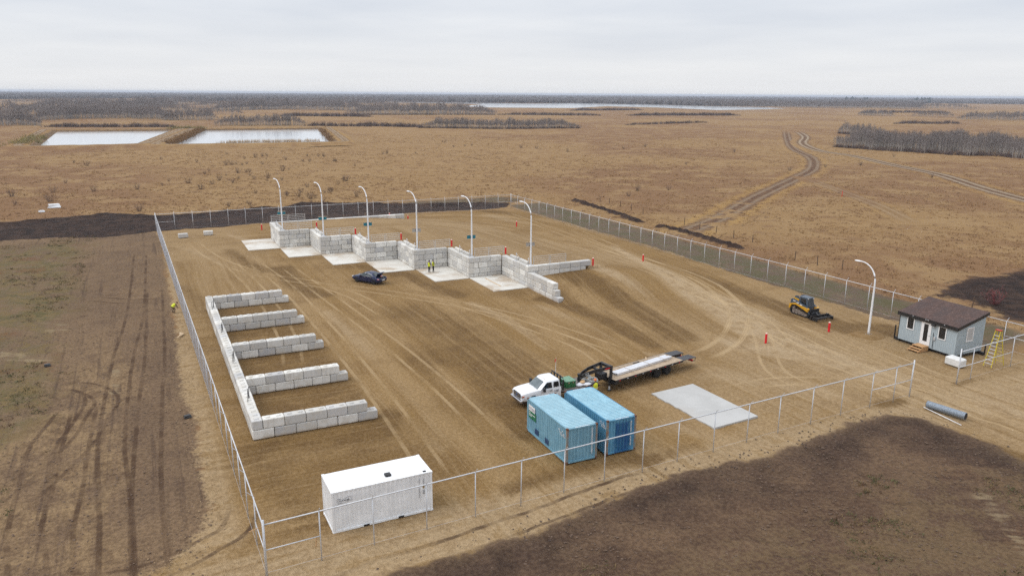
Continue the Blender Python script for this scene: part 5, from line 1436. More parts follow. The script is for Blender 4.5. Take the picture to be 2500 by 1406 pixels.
for k, (xx, zz) in enumerate(((-1.25, .32), (-1.55, .16))):
    for q in (0, 1): MB().box(xx + q * .15, xx + q * .15 + .14, -.05, 1.2, zz - .04, zz).build('tread', M_LUM, st)
for yy in (.02, 1.07): MB().prism([(-1.55, .0), (0, .0), (0, .468), (-.95, .468), (-.95, .30), (-1.25, .278), (-1.25, .14), (-1.55, .118)], 'Y', yy, yy + .05).build('stringer', M_LUM, st)

# ---- step ladder
M_LADY = simple('yellow_fibreglass', (.62, .50, .03), (.55, .43, .03), .45)
ld2 = thing('step_ladder', 'tall yellow step ladder standing open beside the cabin', 'ladder', (69.5, 40.75, .02))
LH = 3.45
for s, xb in ((0, 0.0), (1, 1.85)):
    xt = .92 - .12 if s == 0 else .92 + .06
    for yb, yt in ((0, .16), (.75, .59)):
        MB().tube([(xb, yb, 0), (xt, yt, LH)], .038, 5).build('side_rail', M_LADY, ld2)
    for i in range(1, 10):
        f_ = i / 10.5
        a, b = 0 + .16 * f_, .75 - .16 * f_; x = xb + (xt - xb) * f_; z = LH * f_
        if s == 0: MB().box(x - .04, x + .05, a, b, z - .02, z + .015).build('step', M_GALV, ld2)
        else: MB().tube([(x, a, z), (x, b, z)], .018, 5).build('rear_rung', M_LADY, ld2)
MB().box(.70, 1.08, .12, .63, LH - .02, LH + .05, .01).build('top_cap', simple('red_cap', (.45, .05, .03), None, .5), ld2)

# ---- roll of chain link, loose pipe, timber, stakes, litter
rl_ = MB()
nr = 64
for k in range(nr):
    u = k / nr * 2.95
    rl_.lathe([(0.29 + .012 * math.sin(k * 1.7), u), (0.29 + .012 * math.sin(k * 1.7 + 1), u + .030)], 18, 'Y')
ro = thing('mesh_roll', 'grey roll of chain-link mesh lying outside the gate', 'roll', (56.15, 34.2, .30), R(10))
rl_.build('wound_mesh', simple('rolled_mesh', (.30, .355, .42), (.41, .465, .53), .5, .4, 30., .4, .02), ro)
MB().lathe([(.10, -.02), (.27, -.02), (.27, 2.98), (.10, 2.98)], 14, 'Y').build('core', M_DARK, ro)
tag(MB().tube([(0, 0, 0), (-.55, -3.6, 0)], .032, 8).build('pipe', M_WHITEP, None, True, (55.35, 37.2, .06)), 'thin white pipe on the ground beside the mesh roll', 'pipe')
for i in range(4):
    o = MB().box(0, 1.5, 0, .09, 0, .04).build('timber_offcut', M_PINE, None, False, (1.9 + .1 * i, 81.7 + .12 * i, .06 + .03 * i), (0, .02 * i, R(60 + 9 * i)))
    tag(o, 'short pale timber in the small heap outside the left fence', 'timber', 'heap of timbers outside the left fence')
def stake(label, x, y, h, lean, mat_=M_LUM, z=-.02):
    o = MB().prism([(-.022, 0), (.022, 0), (.022, h), (0, h + .03), (-.022, h)], 'Y', -.012, .012).build('wooden_stake', mat_, None, False, (x, y, z), lean)
    return tag(o, label, 'stake')
stake('upright wooden stake inside the near left fence corner', 6.77, 38.5, .62, (.08, .05, .3))
o = MB().tube([(0, 0, 0), (1.55, .55, .0)], .02, 5).build('wooden_batten', M_LUM, None, False, (3.2, 36.9, 2.78)); tag(o, 'orange batten tied across the near left fence corner post', 'batten')
stake('pale survey stake beside the right fence', 75.0, 84.6, .8, (0, .05, 1.0), M_PINE)
stake('pale survey stake in front of the far fence, left of the platform', 21.9, 150.0, .9, (.05, 0, .4), M_PINE)
stake('pale survey stake by the far fence behind the platform wall', 40.2, 150.1, 1.2, (0, .03, .2), M_PINE)
def scrap(label, x, y, s, mat_, rz=.3, cat='litter', fl=.3):
    m = MB().loft([[(s * a * .6, s * b * .5, 0) for a, b in ((-1, -.8), (.9, -1), (1, .8), (-.7, 1))], [(s * a * .5, s * b * .4, s * fl) for a, b in ((-.8, -.9), (1, -.7), (.8, .9), (-1, .6))]])
    return tag(m.build('scrap', mat_, None, False, (x, y, .03), (0, 0, rz)), label, cat)
scrap('black scrap at the edge of the sand outside the left fence', 1.5, 60.3, .5, M_BLACK, .3)
scrap('black scrap among the weeds far left', -9.3, 78.0, .5, M_BLACK, .2)
scrap('white slab-like scrap in the grass beyond the black soil', -17.1, 190.9, 2.2, M_WPRINT, .1, 'litter', .3)
scrap('small white scrap in the grass beside the larger one', -18.9, 184.3, 1.0, M_WPRINT, .5, 'litter', .3)
scrap('white scrap on the dark soil near the bottom edge', 24.6, 26.4, .35, M_WPRINT, .2)

# ================================================================== PEOPLE
M_SKIN = simple('skin', (.45, .26, .18), (.38, .21, .14), .55)
M_BLKCL = simple('black_workwear', (.016, .015, .017), (.03, .028, .03), .85, 0, 14.)
M_BRNCL = simple('brown_workwear', (.12, .085, .05), (.09, .062, .04), .9, 0, 14.)
M_PLUM = simple('dark_plum_jacket', (.035, .022, .032), (.05, .033, .045), .85, 0, 14.)
M_HIVIS = simple('yellow_hi_vis', (.62, .66, .03), (.55, .58, .03), .6, 0, 9.)
M_REFL = simple('reflective_tape', (.66, .58, .50), (.6, .5, .42), .4)
M_HAIR = simple('dark_hair', (.02, .015, .012), None, .7)
M_HELM = simple('orange_helmet', (.72, .20, .05), (.65, .16, .04), .35)
def person(label, x, y, rz, J, mats, hat=None, z=.02, tape=False):
    """J: joints in metres, +Y is forward. One skinned surface; vest and hat are children."""
    t = thing('person', label, 'person', (x, y, z), rz)
    nm, rad, ed = [], [], []
    def v(n, r): nm.append(n); rad.append(r)
    for n, r in (('pelvis', .145), ('waist', .13), ('chest', .165), ('neck', .062), ('head', .095), ('crown', .075)): v(n, r)
    for s in 'LR':
        for n, r in (('sho', .075), ('elb', .052), ('wri', .036), ('pal', .038), ('hip', .10), ('kne', .068), ('ank', .048), ('toe', .040)): v(n + s, r)
    ed = [('pelvis', 'waist'), ('waist', 'chest'), ('chest', 'neck'), ('neck', 'head'), ('head', 'crown')]
    for s in 'LR':
        ed += [('chest', 'sho' + s), ('sho' + s, 'elb' + s), ('elb' + s, 'wri' + s), ('wri' + s, 'pal' + s), ('pelvis', 'hip' + s), ('hip' + s, 'kne' + s), ('kne' + s, 'ank' + s), ('ank' + s, 'toe' + s)]
    P = {n: Vector(J[n]) for n in J}
    P['waist'] = P.get('waist', P['pelvis'].lerp(P['chest'], .45))
    for s in 'LR':
        d = (P['wri' + s] - P['elb' + s]).normalized(); P['pal' + s] = P['wri' + s] + d * .07
        u = d.cross(Vector((0, 0, 1))); u = u.normalized() if u.length > .1 else Vector((1, 0, 0))
        for q in range(5):                               # four fingers and a thumb
            a = 'f%d%s' % (q, s); off = (q - 1.5) * .020
            b = (P['pal' + s] + u * off + d * (.05 + .012 * (1.5 - abs(q - 1.5)))) if q < 4 else P['wri' + s] + u * -.05 + d * .05
            P[a] = b + Vector((0, 0, -.01)); v(a, .0095)
            P[a + 't'] = P[a] + (d * .03 + Vector((0, 0, -.025))) * (1 if q < 4 else .6); v(a + 't', .008)
            ed += [(('pal' if q < 4 else 'wri') + s, a), (a, a + 't')]
    me = bpy.data.meshes.new('body')
    me.from_pydata([P[n] for n in nm], [(nm.index(a), nm.index(b)) for a, b in ed], [])
    o = bpy.data.objects.new('body', me); COL.objects.link(o)
    o.modifiers.new('skin', 'SKIN')
    for i, r in enumerate(rad): me.skin_vertices[0].data[i].radius = (r, r * (.8 if nm[i] in ('pelvis', 'waist', 'chest') else 1))
    me.skin_vertices[0].data[0].use_root = True
    sb = o.modifiers.new('sub', 'SUBSURF'); sb.levels = 1; sb.render_levels = 1
    m2 = bpy.data.meshes.new_from_object(o.evaluated_get(bpy.context.evaluated_depsgraph_get()))
    bpy.data.objects.remove(o)
    m2.name = 'body'; m2.materials.clear()
    for q in mats: m2.materials.append(q)                # jacket, trousers, skin, shoes
    bones = []
    for a, b in ed:
        k = 0
        if 'f' in a[:1] or a[:3] in ('wri', 'pal') or b in ('head', 'crown'): k = 2
        elif a[:3] in ('hip', 'kne') or b[:3] == 'hip': k = 1
        elif a[:3] == 'ank': k = 3
        bones.append((P[a], P[b], k))
    for f in m2.polygons:
        c = Vector(f.center); best = (9, 0)
        for a, b, k in bones:
            e = b - a; tt = max(0, min(1, (c - a).dot(e) / max(e.dot(e), 1e-9))); dd_ = (c - a - e * tt).length
            if dd_ < best[0]: best = (dd_, k)
        f.material_index = best[1]
    bo = link('body', m2, None, t, True)
    # face
    fw = (P['head'] - P['neck']).normalized(); fwd = Vector(J.get('look', (0, 1, 0))).normalized(); side = fwd.cross(fw).normalized()
    hd = P['head'] + fw * .02
    fm = MB().tube([hd + fwd * .09 + fw * .01, hd + fwd * .115 - fw * .02], [.012, .018], 6)
    for s_ in (-1, 1): fm.tube([hd + side * s_ * .085 - fw * .01, hd + side * s_ * .105 - fw * .0], [.025, .02], 6)
    fm.build('nose_and_ears', M_SKIN, bo)
    fm = MB()
    for s_ in (-1, 1): fm.tube([hd + side * s_ * .035 + fwd * .085 + fw * .03, hd + side * s_ * .035 + fwd * .097 + fw * .03], .012, 6)
    fm.tube([hd + side * -.03 + fwd * .09 - fw * .05, hd + side * .03 + fwd * .09 - fw * .05], .008, 5)
    fm.build('eyes_and_mouth', M_HAIR, bo)
    rings = []
    for h, r in ((.01, .108), (.05, .112), (.10, .10), (.135, .06), (.145, .01)):
        rings.append([hd + fw * (h + .01) + (fwd * (math.cos(a) * r * 1.12 - .012) + side * math.sin(a) * r) for a in np.linspace(0, 2 * math.pi, 14, endpoint=False)])
    if hat:
        m = MB().loft(rings); m.loft([[hd + fw * (hh) + fwd * (math.cos(a) * .145 + .02) + side * math.sin(a) * .125 for a in np.linspace(0, 2 * math.pi, 14, endpoint=False)] for hh in (.012, .026)])
        m.build('hard_hat', hat, t, 40)
    else: MB().loft(rings).build('hair', M_HAIR, t, True)
    # hi-vis vest: a shell round the trunk
    up = (P['chest'] - P['pelvis']).normalized(); sd = (P['shoR'] - P['shoL']).normalized(); fr = up.cross(sd) * -1
    L_ = (P['chest'] - P['pelvis']).length; rings = []
    for f_, a_, b_ in ((-.12, .205, .165), (.25, .195, .155), (.7, .215, .17), (1.02, .215, .165), (1.25, .165, .12), (1.36, .10, .08)):
        c = P['pelvis'] + up * (L_ * f_); rings.append([c + sd * math.cos(q) * a_ + fr * math.sin(q) * b_ for q in np.linspace(0, 2 * math.pi, 16, endpoint=False)])
    vo = MB().loft(rings, False).build('vest', M_HIVIS, t, True)
    if tape:
        for f_ in (.10,):
            c = P['pelvis'] + up * (L_ * f_)
            MB().loft([[c + up * h + sd * math.cos(q) * .212 + fr * math.sin(q) * .171 for q in np.linspace(0, 2 * math.pi, 16, endpoint=False)] for h in (-.03, .03)], False).build('tape', M_REFL, vo)
        for s_ in (-1, 1):
            a, b = P['chest'] + sd * .12 * s_ - fr * .170 * 1 + up * .06, P['chest'] - sd * .10 * s_ - fr * .175 - up * .28
            MB().tube([a, b], .022, 5).build('tape', M_REFL, vo)
    return t
def stand(dx=0.0, arm=None, look=(0, 1, 0), spread=.10):
    J = dict(pelvis=(0, 0, .95), chest=(0, .01, 1.32), neck=(0, .01, 1.50), head=(0, .035, 1.62), crown=(0, .035, 1.72), look=look)
    for s, k in (('L', -1), ('R', 1)):
        J['sho' + s] = (k * .19, 0, 1.42); J['elb' + s] = (k * .25, -.02, 1.14); J['wri' + s] = (k * .22, .10, .90)
        J['hip' + s] = (k * .095, 0, .90); J['kne' + s] = (k * spread, .03, .49); J['ank' + s] = (k * spread * 1.1, -.01, .08); J['toe' + s] = (k * spread * 1.25, .15, .035)
    for n, p in (arm or {}).items(): J[n] = p
    return J
fold = dict(elbL=(-.27, .06, 1.14), wriL=(.02, .25, 1.18), elbR=(.27, .06, 1.14), wriR=(-.02, .27, 1.12))
person('person in yellow vest, dark hair, arms folded, left of the pair on the slab', 35.25, 98.75, R(-60), stand(0, fold), [M_BLKCL, M_BLKCL, M_SKIN, M_BLKCL], None, .08)
person('person in yellow vest, right of the pair on the slab, turned to the other', 35.95, 98.95, R(95), stand(0, dict(elbL=(-.26, .02, 1.14), wriL=(-.14, .26, 1.10)), (0, 1, 0), .13), [M_BLKCL, M_BLKCL, M_SKIN, M_BLKCL], None, .08)
reach = dict(shoL=(-.19, .03, 1.42), elbL=(-.40, .17, 1.22), wriL=(-.52, .40, 1.15), elbR=(.30, .05, 1.16), wriR=(.26, .28, 1.05))
person('person in orange hard hat and yellow vest working at the truck deck', 32.1, 50.0, R(8), stand(0, reach), [M_PLUM, M_BLKCL, M_SKIN, M_BLKCL], M_HELM, .02, True)
bend = dict(pelvis=(0, -.10, .72), chest=(0, .20, .93), neck=(0, .36, 1.02), head=(0, .47, 1.05), crown=(0, .56, 1.08), look=(0, .6, -.8))
for s, k in (('L', -1), ('R', 1)):
    bend.update({'sho' + s: (k * .19, .24, .96), 'elb' + s: (k * .24, .36, .70), 'wri' + s: (k * .14, .50, .50), 'hip' + s: (k * .10, -.09, .68), 'kne' + s: (k * .16, .16, .42), 'ank' + s: (k * .15, -.06, .08), 'toe' + s: (k * .17, .11, .035)})
person('person in yellow vest bending down outside the left fence', 2.0, 92.1, R(-60), bend, [M_BRNCL, M_BRNCL, M_SKIN, M_BLKCL], None, .0)

# ================================================================== VEGETATION
M_TRUNK = simple('aspen_bark', (.31, .275, .245), (.235, .205, .182), .9)
M_TWIG = simple('bare_twigs', (.205, .170, .155), (.160, .132, .120), .95)
M_TWIG2 = simple('dark_shrub_twigs', (.115, .076, .062), (.082, .054, .046), .95)
M_WILLOW = simple('orange_willow', (.19, .088, .03), (.15, .095, .035), .9)
M_OLIVE = simple('olive_willow', (.23, .185, .06), (.18, .14, .045), .9)
M_REED = simple('dry_reeds', (.42, .31, .19), (.32, .22, .13), .9)
M_FAR = simple('distant_bare_wood', (.105, .090, .085), (.078, .068, .065), .95)
M_SPRUCE = simple('distant_spruce', (.025, .035, .028), (.02, .028, .022), .95)
def spike(V, F, MI, p, q, r, mi, n=3):
    p, q = np.asarray(p, float), np.asarray(q, float); d = q - p; d /= np.linalg.norm(d) + 1e-9
    u = np.cross(d, (0, 0, 1.) if abs(d[2]) < .9 else (1., 0, 0)); u /= np.linalg.norm(u); w = np.cross(d, u)
    b = len(V)
    for k in range(n): a = 2 * math.pi * k / n; V.append(p + (u * math.cos(a) + w * math.sin(a)) * r)
    V.append(q)
    for k in range(n): F.append((b + k, b + (k + 1) % n, b + n)); MI.append(mi)
def tpl_aspen(seed, nb=12, nt=5, tw=.05, full=True):
    """unit-height bare tree"""
    r = np.random.default_rng(seed); V, F, MI = [], [], []
    lean = r.normal(0, .03, 2)
    top = np.array([lean[0], lean[1], 1.0])
    spike(V, F, MI, (0, 0, 0), top, .013, 0, 4 if full else 3)
    for i in range(nb):
        t = r.uniform(.32, .95); a = r.uniform(0, 6.28); L = (.24 * (1.05 - t) + .07) * r.uniform(.8, 1.25)
        p = top * t; up = r.uniform(.9, 1.7)
        q = p + np.array([math.cos(a), math.sin(a), up]) * L / math.hypot(1, up) * 1.25
        spike(V, F, MI, p, q, .0055 if full else .012, 1)
        for j in range(nt):
            s = r.uniform(.25, 1.0); c = p + (q - p) * s; a2 = r.uniform(0, 6.28); l2 = r.uniform(.06, .13)
            e = c + np.array([math.cos(a2) * .7, math.sin(a2) * .7, r.uniform(.3, 1.2)]) * l2
            n = np.array([-math.sin(a2), math.cos(a2), 0]) * tw * .1
            b = len(V); V += [c - n, c + n, e]; F.append((b, b + 1, b + 2)); MI.append(1)
    return np.array(V), np.array(F), np.array(MI)
def tpl_shrub(seed, ns=14, nt=3, w=.55, th=.012):
    r = np.random.default_rng(seed); V, F, MI = [], [], []
    for i in range(ns):
        a = r.uniform(0, 6.28); s = r.uniform(.1, 1) ** .6 * w; h = r.uniform(.55, 1.0) * (1 - .35 * (s / w) ** 2)
        p = np.array([math.cos(a) * s * .25, math.sin(a) * s * .25, -.02]); q = np.array([math.cos(a) * s, math.sin(a) * s, h])
        spike(V, F, MI, p, q, th, 0)
        for j in range(nt):
            c = p + (q - p) * r.uniform(.3, 1); a2 = r.uniform(0, 6.28); e = c + np.array([math.cos(a2) * .16, math.sin(a2) * .16, r.uniform(.08, .26)])
            n = np.array([-math.sin(a2), math.cos(a2), 0]) * th * .9
            b = len(V); V += [c - n, c + n, e]; F.append((b, b + 1, b + 2)); MI.append(1)
    return np.array(V), np.array(F), np.array(MI)
def tpl_dome(seed, n=6):
    """ragged far-off crown with a skirt of stems"""
    r = np.random.default_rng(seed); V, F = [], []
    for h, w in ((0., .55), (.45, .62), (.8, .45)):
        for k in range(n): a = 2 * math.pi * (k + r.uniform(-.3, .3)) / n; q = w * r.uniform(.6, 1.2); V.append((math.cos(a) * q, math.sin(a) * q, h * r.uniform(.85, 1.15)))
    V.append((r.uniform(-.2, .2), r.uniform(-.2, .2), 1.0))
    for j in range(2):
        for k in range(n):
            a, b = j * n + k, j * n + (k + 1) % n; F += [(a, b, b + n), (a, b + n, a + n)]
    for k in range(n): F.append((2 * n + k, 2 * n + (k + 1) % n, 3 * n))
    return np.array(V, float), np.array(F), np.zeros(len(F), int)
def scatter(name, label, tpls, pts, hs, ws, mats, cat='trees', kind='stuff', zz=0.0):
    r = np.random.default_rng(len(pts) * 7 + 3)
    which = r.integers(0, len(tpls), len(pts)); rot = r.uniform(0, 6.28, len(pts))
    VV, FF, MM, base = [], [], [], 0
    for k, (V, F, MI) in enumerate(tpls):
        s = np.where(which == k)[0]
        if not len(s): continue
        c, q = np.cos(rot[s])[:, None], np.sin(rot[s])[:, None]
        x = (V[None, :, 0] * c - V[None, :, 1] * q) * ws[s][:, None] + pts[s, 0][:, None]
        y = (V[None, :, 0] * q + V[None, :, 1] * c) * ws[s][:, None] + pts[s, 1][:, None]
        z = V[None, :, 2] * hs[s][:, None] + zz + (pts[s, 2][:, None] if pts.shape[1] > 2 else 0)
        VV.append(np.stack([x, y, z], 2).reshape(-1, 3))
        FF.append((F[None] + (np.arange(len(s)) * len(V))[:, None, None] + base).reshape(-1, 3))
        MM.append(np.tile(MI, len(s))); base += len(s) * len(V)
    o = np_mesh(name, np.concatenate(VV), np.concatenate(FF), mats, np.concatenate(MM))
    return tag(o, label, cat, None, kind)
A_NEAR = [tpl_aspen(s, 11, 5, .045) for s in range(6)]
A_MID = [tpl_aspen(20 + s, 7, 3, .16, False) for s in range(6)]
SHR = [tpl_shrub(40 + s) for s in range(5)]
SHR_N = [tpl_shrub(60 + s, 26, 5, .6, .010) for s in range(4)]
SHR_M = [tpl_shrub(80 + s, 10, 2, .6, .03) for s in range(4)]
DOME = [tpl_dome(s) for s in range(6)]
def band(front, depth, spacing, seed, pw=1.0):
    """random points behind a front line, seen from the camera side; ragged front, back and ends"""
    r = np.random.default_rng(seed); L = np.array(front, float)
    seg = np.hypot(*(L[1:] - L[:-1]).T); cum = np.concatenate([[0], np.cumsum(seg)]); T = cum[-1]
    n = max(int(T * depth / spacing ** 2 * 1.15), 40)
    s = r.uniform(-.04, 1.04, n) * T + r.normal(0, .012 * T, n)
    x = np.interp(s, cum, L[:, 0]); y = np.interp(s, cum, L[:, 1])
    ov = np.where(s < 0, s, np.where(s > T, s - T, 0)); e = (L[-1] - L[0]) / np.hypot(*(L[-1] - L[0])); x += ov * e[0]; y += ov * e[1]
    rad = np.hypot(x, y); u = r.uniform(0, 1, n) ** pw
    w1 = hash_noise(s, s * 0 + seed, 6. / T, seed); w2 = hash_noise(s, s * 0 + seed, 23. / T, seed + 1)
    endf = sstep(-.05, .12, s / T) * (1 - sstep(.88, 1.05, s / T))
    d = depth * (u * (.35 + .75 * w1) * (.35 + .65 * endf) + .22 * (w2 - .3) * (1 - u))
    P = np.stack([x * (1 + d / rad), y * (1 + d / rad)], 1)
    hf = (.45 + .55 * endf) * (.75 + .4 * w2) * r.uniform(.75, 1.12, n)
    k = sd_poly(P, LAKE) < -10
    for q in LAG: k &= sd_poly(P, q) < -12
    return P[k], r, hf[k]
ST = {
 'S1': [(-110, 660), (-84, 652), (-60, 645)], 'S2': [(-69, 739), (-45, 785), (-1, 785), (31, 733)], 'S3': [(-122, 1203), (-69, 1251), (-17, 1190), (65, 1482)], 'S4': [(-54, 622), (25, 598)],
 'S6': [(53, 1526), (133, 1570)], 'S7': [(95, 1076), (194, 1163), (284, 1022)], 'S8': [(24, 735), (66, 724)], 'S9': [(56, 610), (114, 593)], 'S9b': [(117, 592), (157, 565)], 'S10': [(142, 844), (221, 797)],
 'S11': [(224, 874), (380, 842)], 'S12': [(189, 534), (233, 500), (291, 495)], 'S12b': [(152, 584), (189, 540)], 'S13': [(395, 839), (493, 783)], 'S15': [(600, 1023), (729, 1033)], 'S16': [(535, 774), (667, 745)], 'S17': [(366, 535), (469, 563)],
 'S18': [(1175, 1460), (1225, 1310), (1260, 1180), (1396, 1047)], 'S20': [(866, 731), (853, 668)], 'S21': [(880, 662), (919, 636)], 'S22': [(816, 553), (847, 506), (860, 440)], 'S23': [(627, 488), (690, 470)],
 'S24': [(424, 372), (413, 333)], 'L1': [(-150, 880), (-60, 905), (20, 880)], 'L2': [(-160, 1010), (-50, 1030), (70, 1000)], 'L3': [(-210, 1650), (-60, 1750), (120, 1800)], 'L4': [(90, 1330), (240, 1420), (420, 1330)], 'L5': [(180, 1650), (420, 1720), (600, 1500)], 'L6': [(60, 900), (110, 910)], 'L7': [(300, 1130), (430, 1080)], 'R5': [(1000, 840), (1130, 790)], 'R6': [(1450, 1300), (1500, 1000)], 'S25': [(310, 268), (309, 247), (315, 233), (315, 215), (326, 207), (327, 193), (330, 160)]}
# key, depth, spacing, height, kind of plant, label
WOODS = [
 ('S25', 118, 2.1, 7.6, 'a', 'near stand of bare grey aspens right of the field tracks'), ('S24', 60, 2.8, 6.0, 'a', 'tongue of bare aspens at the left end of the near right stand'),
 ('S12', 46, 2.2, 6.5, 'm', 'belt of bare grey trees in the middle of the prairie'), ('S12b', 18, 2.4, 3.6, 's', 'shrubby left end of the middle tree belt'),
 ('S11', 110, 4.2, 11.5, 'm', 'wide bare wood behind the middle tree belt'), ('S7', 170, 5.5, 12, 'm', 'bare wood behind the right-hand lagoon'), ('S6', 160, 7, 12, 'm', 'bare wood far behind the gap between the lagoons'),
 ('S1', 90, 3.0, 9.5, 'm', 'bare thicket at the far left edge'), ('S2', 120, 3.8, 9.5, 'm', 'dark bare thicket behind the left-hand lagoon'), ('S3', 300, 8, 12, 'm', 'broad bare wood in the far left distance'),
 ('S4', 16, 2.4, 3.6, 's', 'row of shrubs behind the left-hand lagoon dyke'), ('S8', 60, 3.0, 8.5, 'm', 'rounded clump of bare trees between the lagoons'), ('S9', 40, 2.4, 7.5, 'm', 'bare trees close behind the right-hand lagoon dyke'),
 ('S9b', 14, 2.4, 3.4, 's', 'low shrubs right of the lagoon trees'), ('S10', 30, 3.2, 4.5, 's', 'shrub line on the prairie behind the lagoon trees'), ('S13', 30, 3.4, 4.0, 's', 'shrub line in front of the lake at the centre'),
 ('S15', 90, 5, 4.0, 's', 'low thicket on the near shore of the lake'), ('S16', 60, 3.8, 4.0, 's', 'long low thicket right of the lake shore'), ('S17', 14, 2.8, 2.6, 's', 'thin shrub line on the open prairie'),
 ('S18', 260, 7.5, 13, 'm', 'wide bare wood at the right end of the lake'), ('S20', 50, 3.4, 6.5, 'm', 'small clump of bare trees in the right distance'), ('S21', 40, 3.2, 6.0, 'm', 'second clump of bare trees in the right distance'),
 ('S22', 110, 4.0, 8.5, 'm', 'bare wood at the far right edge'), ('S23', 24, 3.0, 3.4, 's', 'low red-brown shrubs behind the near aspens'),
 ('L1', 100, 4.6, 9, 'm', 'bare thicket beyond the left lagoon, second row'), ('L2', 150, 5.6, 11, 'm', 'bare wood beyond the left lagoon, third row'), ('L3', 420, 12, 12, 'm', 'wide bare wood below the left horizon'),
 ('L4', 220, 9, 12, 'm', 'bare wood behind the right-hand lagoon wood'), ('L5', 380, 13, 12, 'm', 'bare wood below the horizon left of the lake'), ('L6', 40, 3.6, 7, 'm', 'small bare clump behind the gap between the lagoons'),
 ('L7', 90, 5.5, 9, 'm', 'bare wood left of the lake'), ('R5', 60, 6, 5, 's', 'scattered low shrubs in the right distance'), ('R6', 200, 10, 11, 'm', 'bare wood on the far right below the horizon')]
for i, (k, dep, sp, h, kind_, lab) in enumerate(WOODS):
    P, r, hf = band(ST[k], dep, sp, 100 + i)
    hs = h * hf
    tp = {'a': A_NEAR, 'm': A_MID, 's': SHR_M}[kind_]
    ws = hs * (r.uniform(.85, 1.2, len(P)) if kind_ != 's' else r.uniform(.8, 1.4, len(P)))
    scatter('aspen_wood' if kind_ != 's' else 'shrub_thicket', lab, tp, P, hs, ws, [M_TRUNK if kind_ != 's' else M_TWIG2, M_TWIG if kind_ != 's' else M_TWIG2], 'wood' if kind_ != 's' else 'thicket')
    if k in ('S25', 'S24', 'S12', 'S11', 'S18'):
        P2, r2, _ = band(ST[k], 7 if k != 'S25' else 10, 1.7 if dep < 120 else 3.5, 300 + i)
        scatter('undergrowth', 'red-brown undergrowth along the front of the ' + lab, SHR_M, P2, r2.uniform(1.2, 2.6, len(P2)), r2.uniform(1.5, 3, len(P2)), [M_TWIG2, M_TWIG2], 'undergrowth')
# woods to the horizon
rr = np.random.default_rng(5)
N = 15000
az = rr.uniform(-44, 44, N); xpix = 1250 + 1864.58 * np.tan(np.radians(az)) / math.cos(PITCH)
frontR = np.interp(xpix, [-700, 0, 420, 430, 860, 1460, 1640, 1900, 2240, 2260, 2600, 3300], [2600, 2590, 3150, 2250, 2030, 2170, 1830, 1950, 2050, 3300, 3300, 3300])
u = rr.uniform(0, 1, N)
Rr = frontR + np.where(u < .3, u / .3 * 350, 350 + ((u - .3) / .7) ** 1.6 * (9500 - frontR))
th = HEAD + np.radians(az)
X, Y = Rr * np.sin(th), Rr * np.cos(th)
keep = (hash_noise(X, Y, 1 / 420., 21) * .6 + hash_noise(X, Y, 1 / 150., 22) * .4 > .40) | (u < .12) | (Rr > 5200)
keep &= sd_poly(np.stack([X, Y], 1), LAKE) < -20
X, Y, Rr = X[keep], Y[keep], Rr[keep]
scatter('distant_wood', 'grey-blue bare woods reaching along the whole horizon', DOME, np.stack([X, Y], 1), rr.uniform(9, 15, len(X)), (9 + Rr / 380.) * rr.uniform(.7, 1.3, len(X)), [M_FAR], 'wood')
sx = np.interp(rr.uniform(0, 1, 26), [0, .45, .5, 1], [2050, 2120, 2230, 2275]); sa = HEAD + np.arctan((sx - 1250) / 1864.58 * math.cos(PITCH))
sr_ = rr.uniform(3300, 3900, 26)
scatter('distant_spruces', 'row of dark spruces on the right-hand horizon', [tpl_dome(90, 5)], np.stack([sr_ * np.sin(sa), sr_ * np.cos(sa)], 1), rr.uniform(17, 24, 26), rr.uniform(9, 13, 26), [M_SPRUCE], 'trees')

# lagoon planting
def along(line, n, jit, seed):
    r = np.random.default_rng(seed); L = np.array(line, float); seg = np.hypot(*(L[1:] - L[:-1]).T); cum = np.concatenate([[0], np.cumsum(seg)])
    s = r.uniform(0, cum[-1], n)
    return np.stack([np.interp(s, cum, L[:, 0]) + r.normal(0, jit, n), np.interp(s, cum, L[:, 1]) + r.normal(0, jit, n), np.full(n, .35)], 1), r
for line, n, jit, h, mt, lab in (
    ([(14.5, 392), (38, 530)], 260, 1.6, 2.8, M_WILLOW, 'orange willow scrub on the dyke between the lagoons'),
    ([(88.5, 385), (99, 440), (115, 530)], 170, 1.6, 2.0, M_WILLOW, 'rust-brown scrub on the right-hand dyke'),
    ([(-46, 400), (-45, 470)], 120, 2.2, 3.4, M_OLIVE, 'olive willow scrub on the left-hand dyke'),
    ([(22, 541), (42, 540)], 90, 2.0, 3.4, M_OLIVE, 'olive willow scrub at the far end between the lagoons'),
    ([(-42, 549), (20, 541)], 110, .8, .9, M_WILLOW, 'brown sedge along the far bank of the left lagoon'),
    ([(43, 539), (112, 535)], 110, .8, .9, M_WILLOW, 'brown sedge along the far bank of the right lagoon')):
    P, r = along(line, n, jit, n); P[:, 2] = .6
    scatter('willow_scrub', lab, SHR_M, P, h * r.uniform(.6, 1.1, n), h * r.uniform(.7, 1.2, n), [mt, mt], 'scrub')
P, r = along([(38, 402), (52, 405), (66, 402), (84, 401)], 420, 1.6, 9); P[:, 2] = 0
scatter('reeds', 'pale dry reeds standing in the near edge of the right lagoon', [tpl_shrub(77, 9, 0, .25, .02)], P, r.uniform(1.6, 3.0, len(P)), r.uniform(1.2, 2.2, len(P)), [M_REED, M_REED], 'reeds')

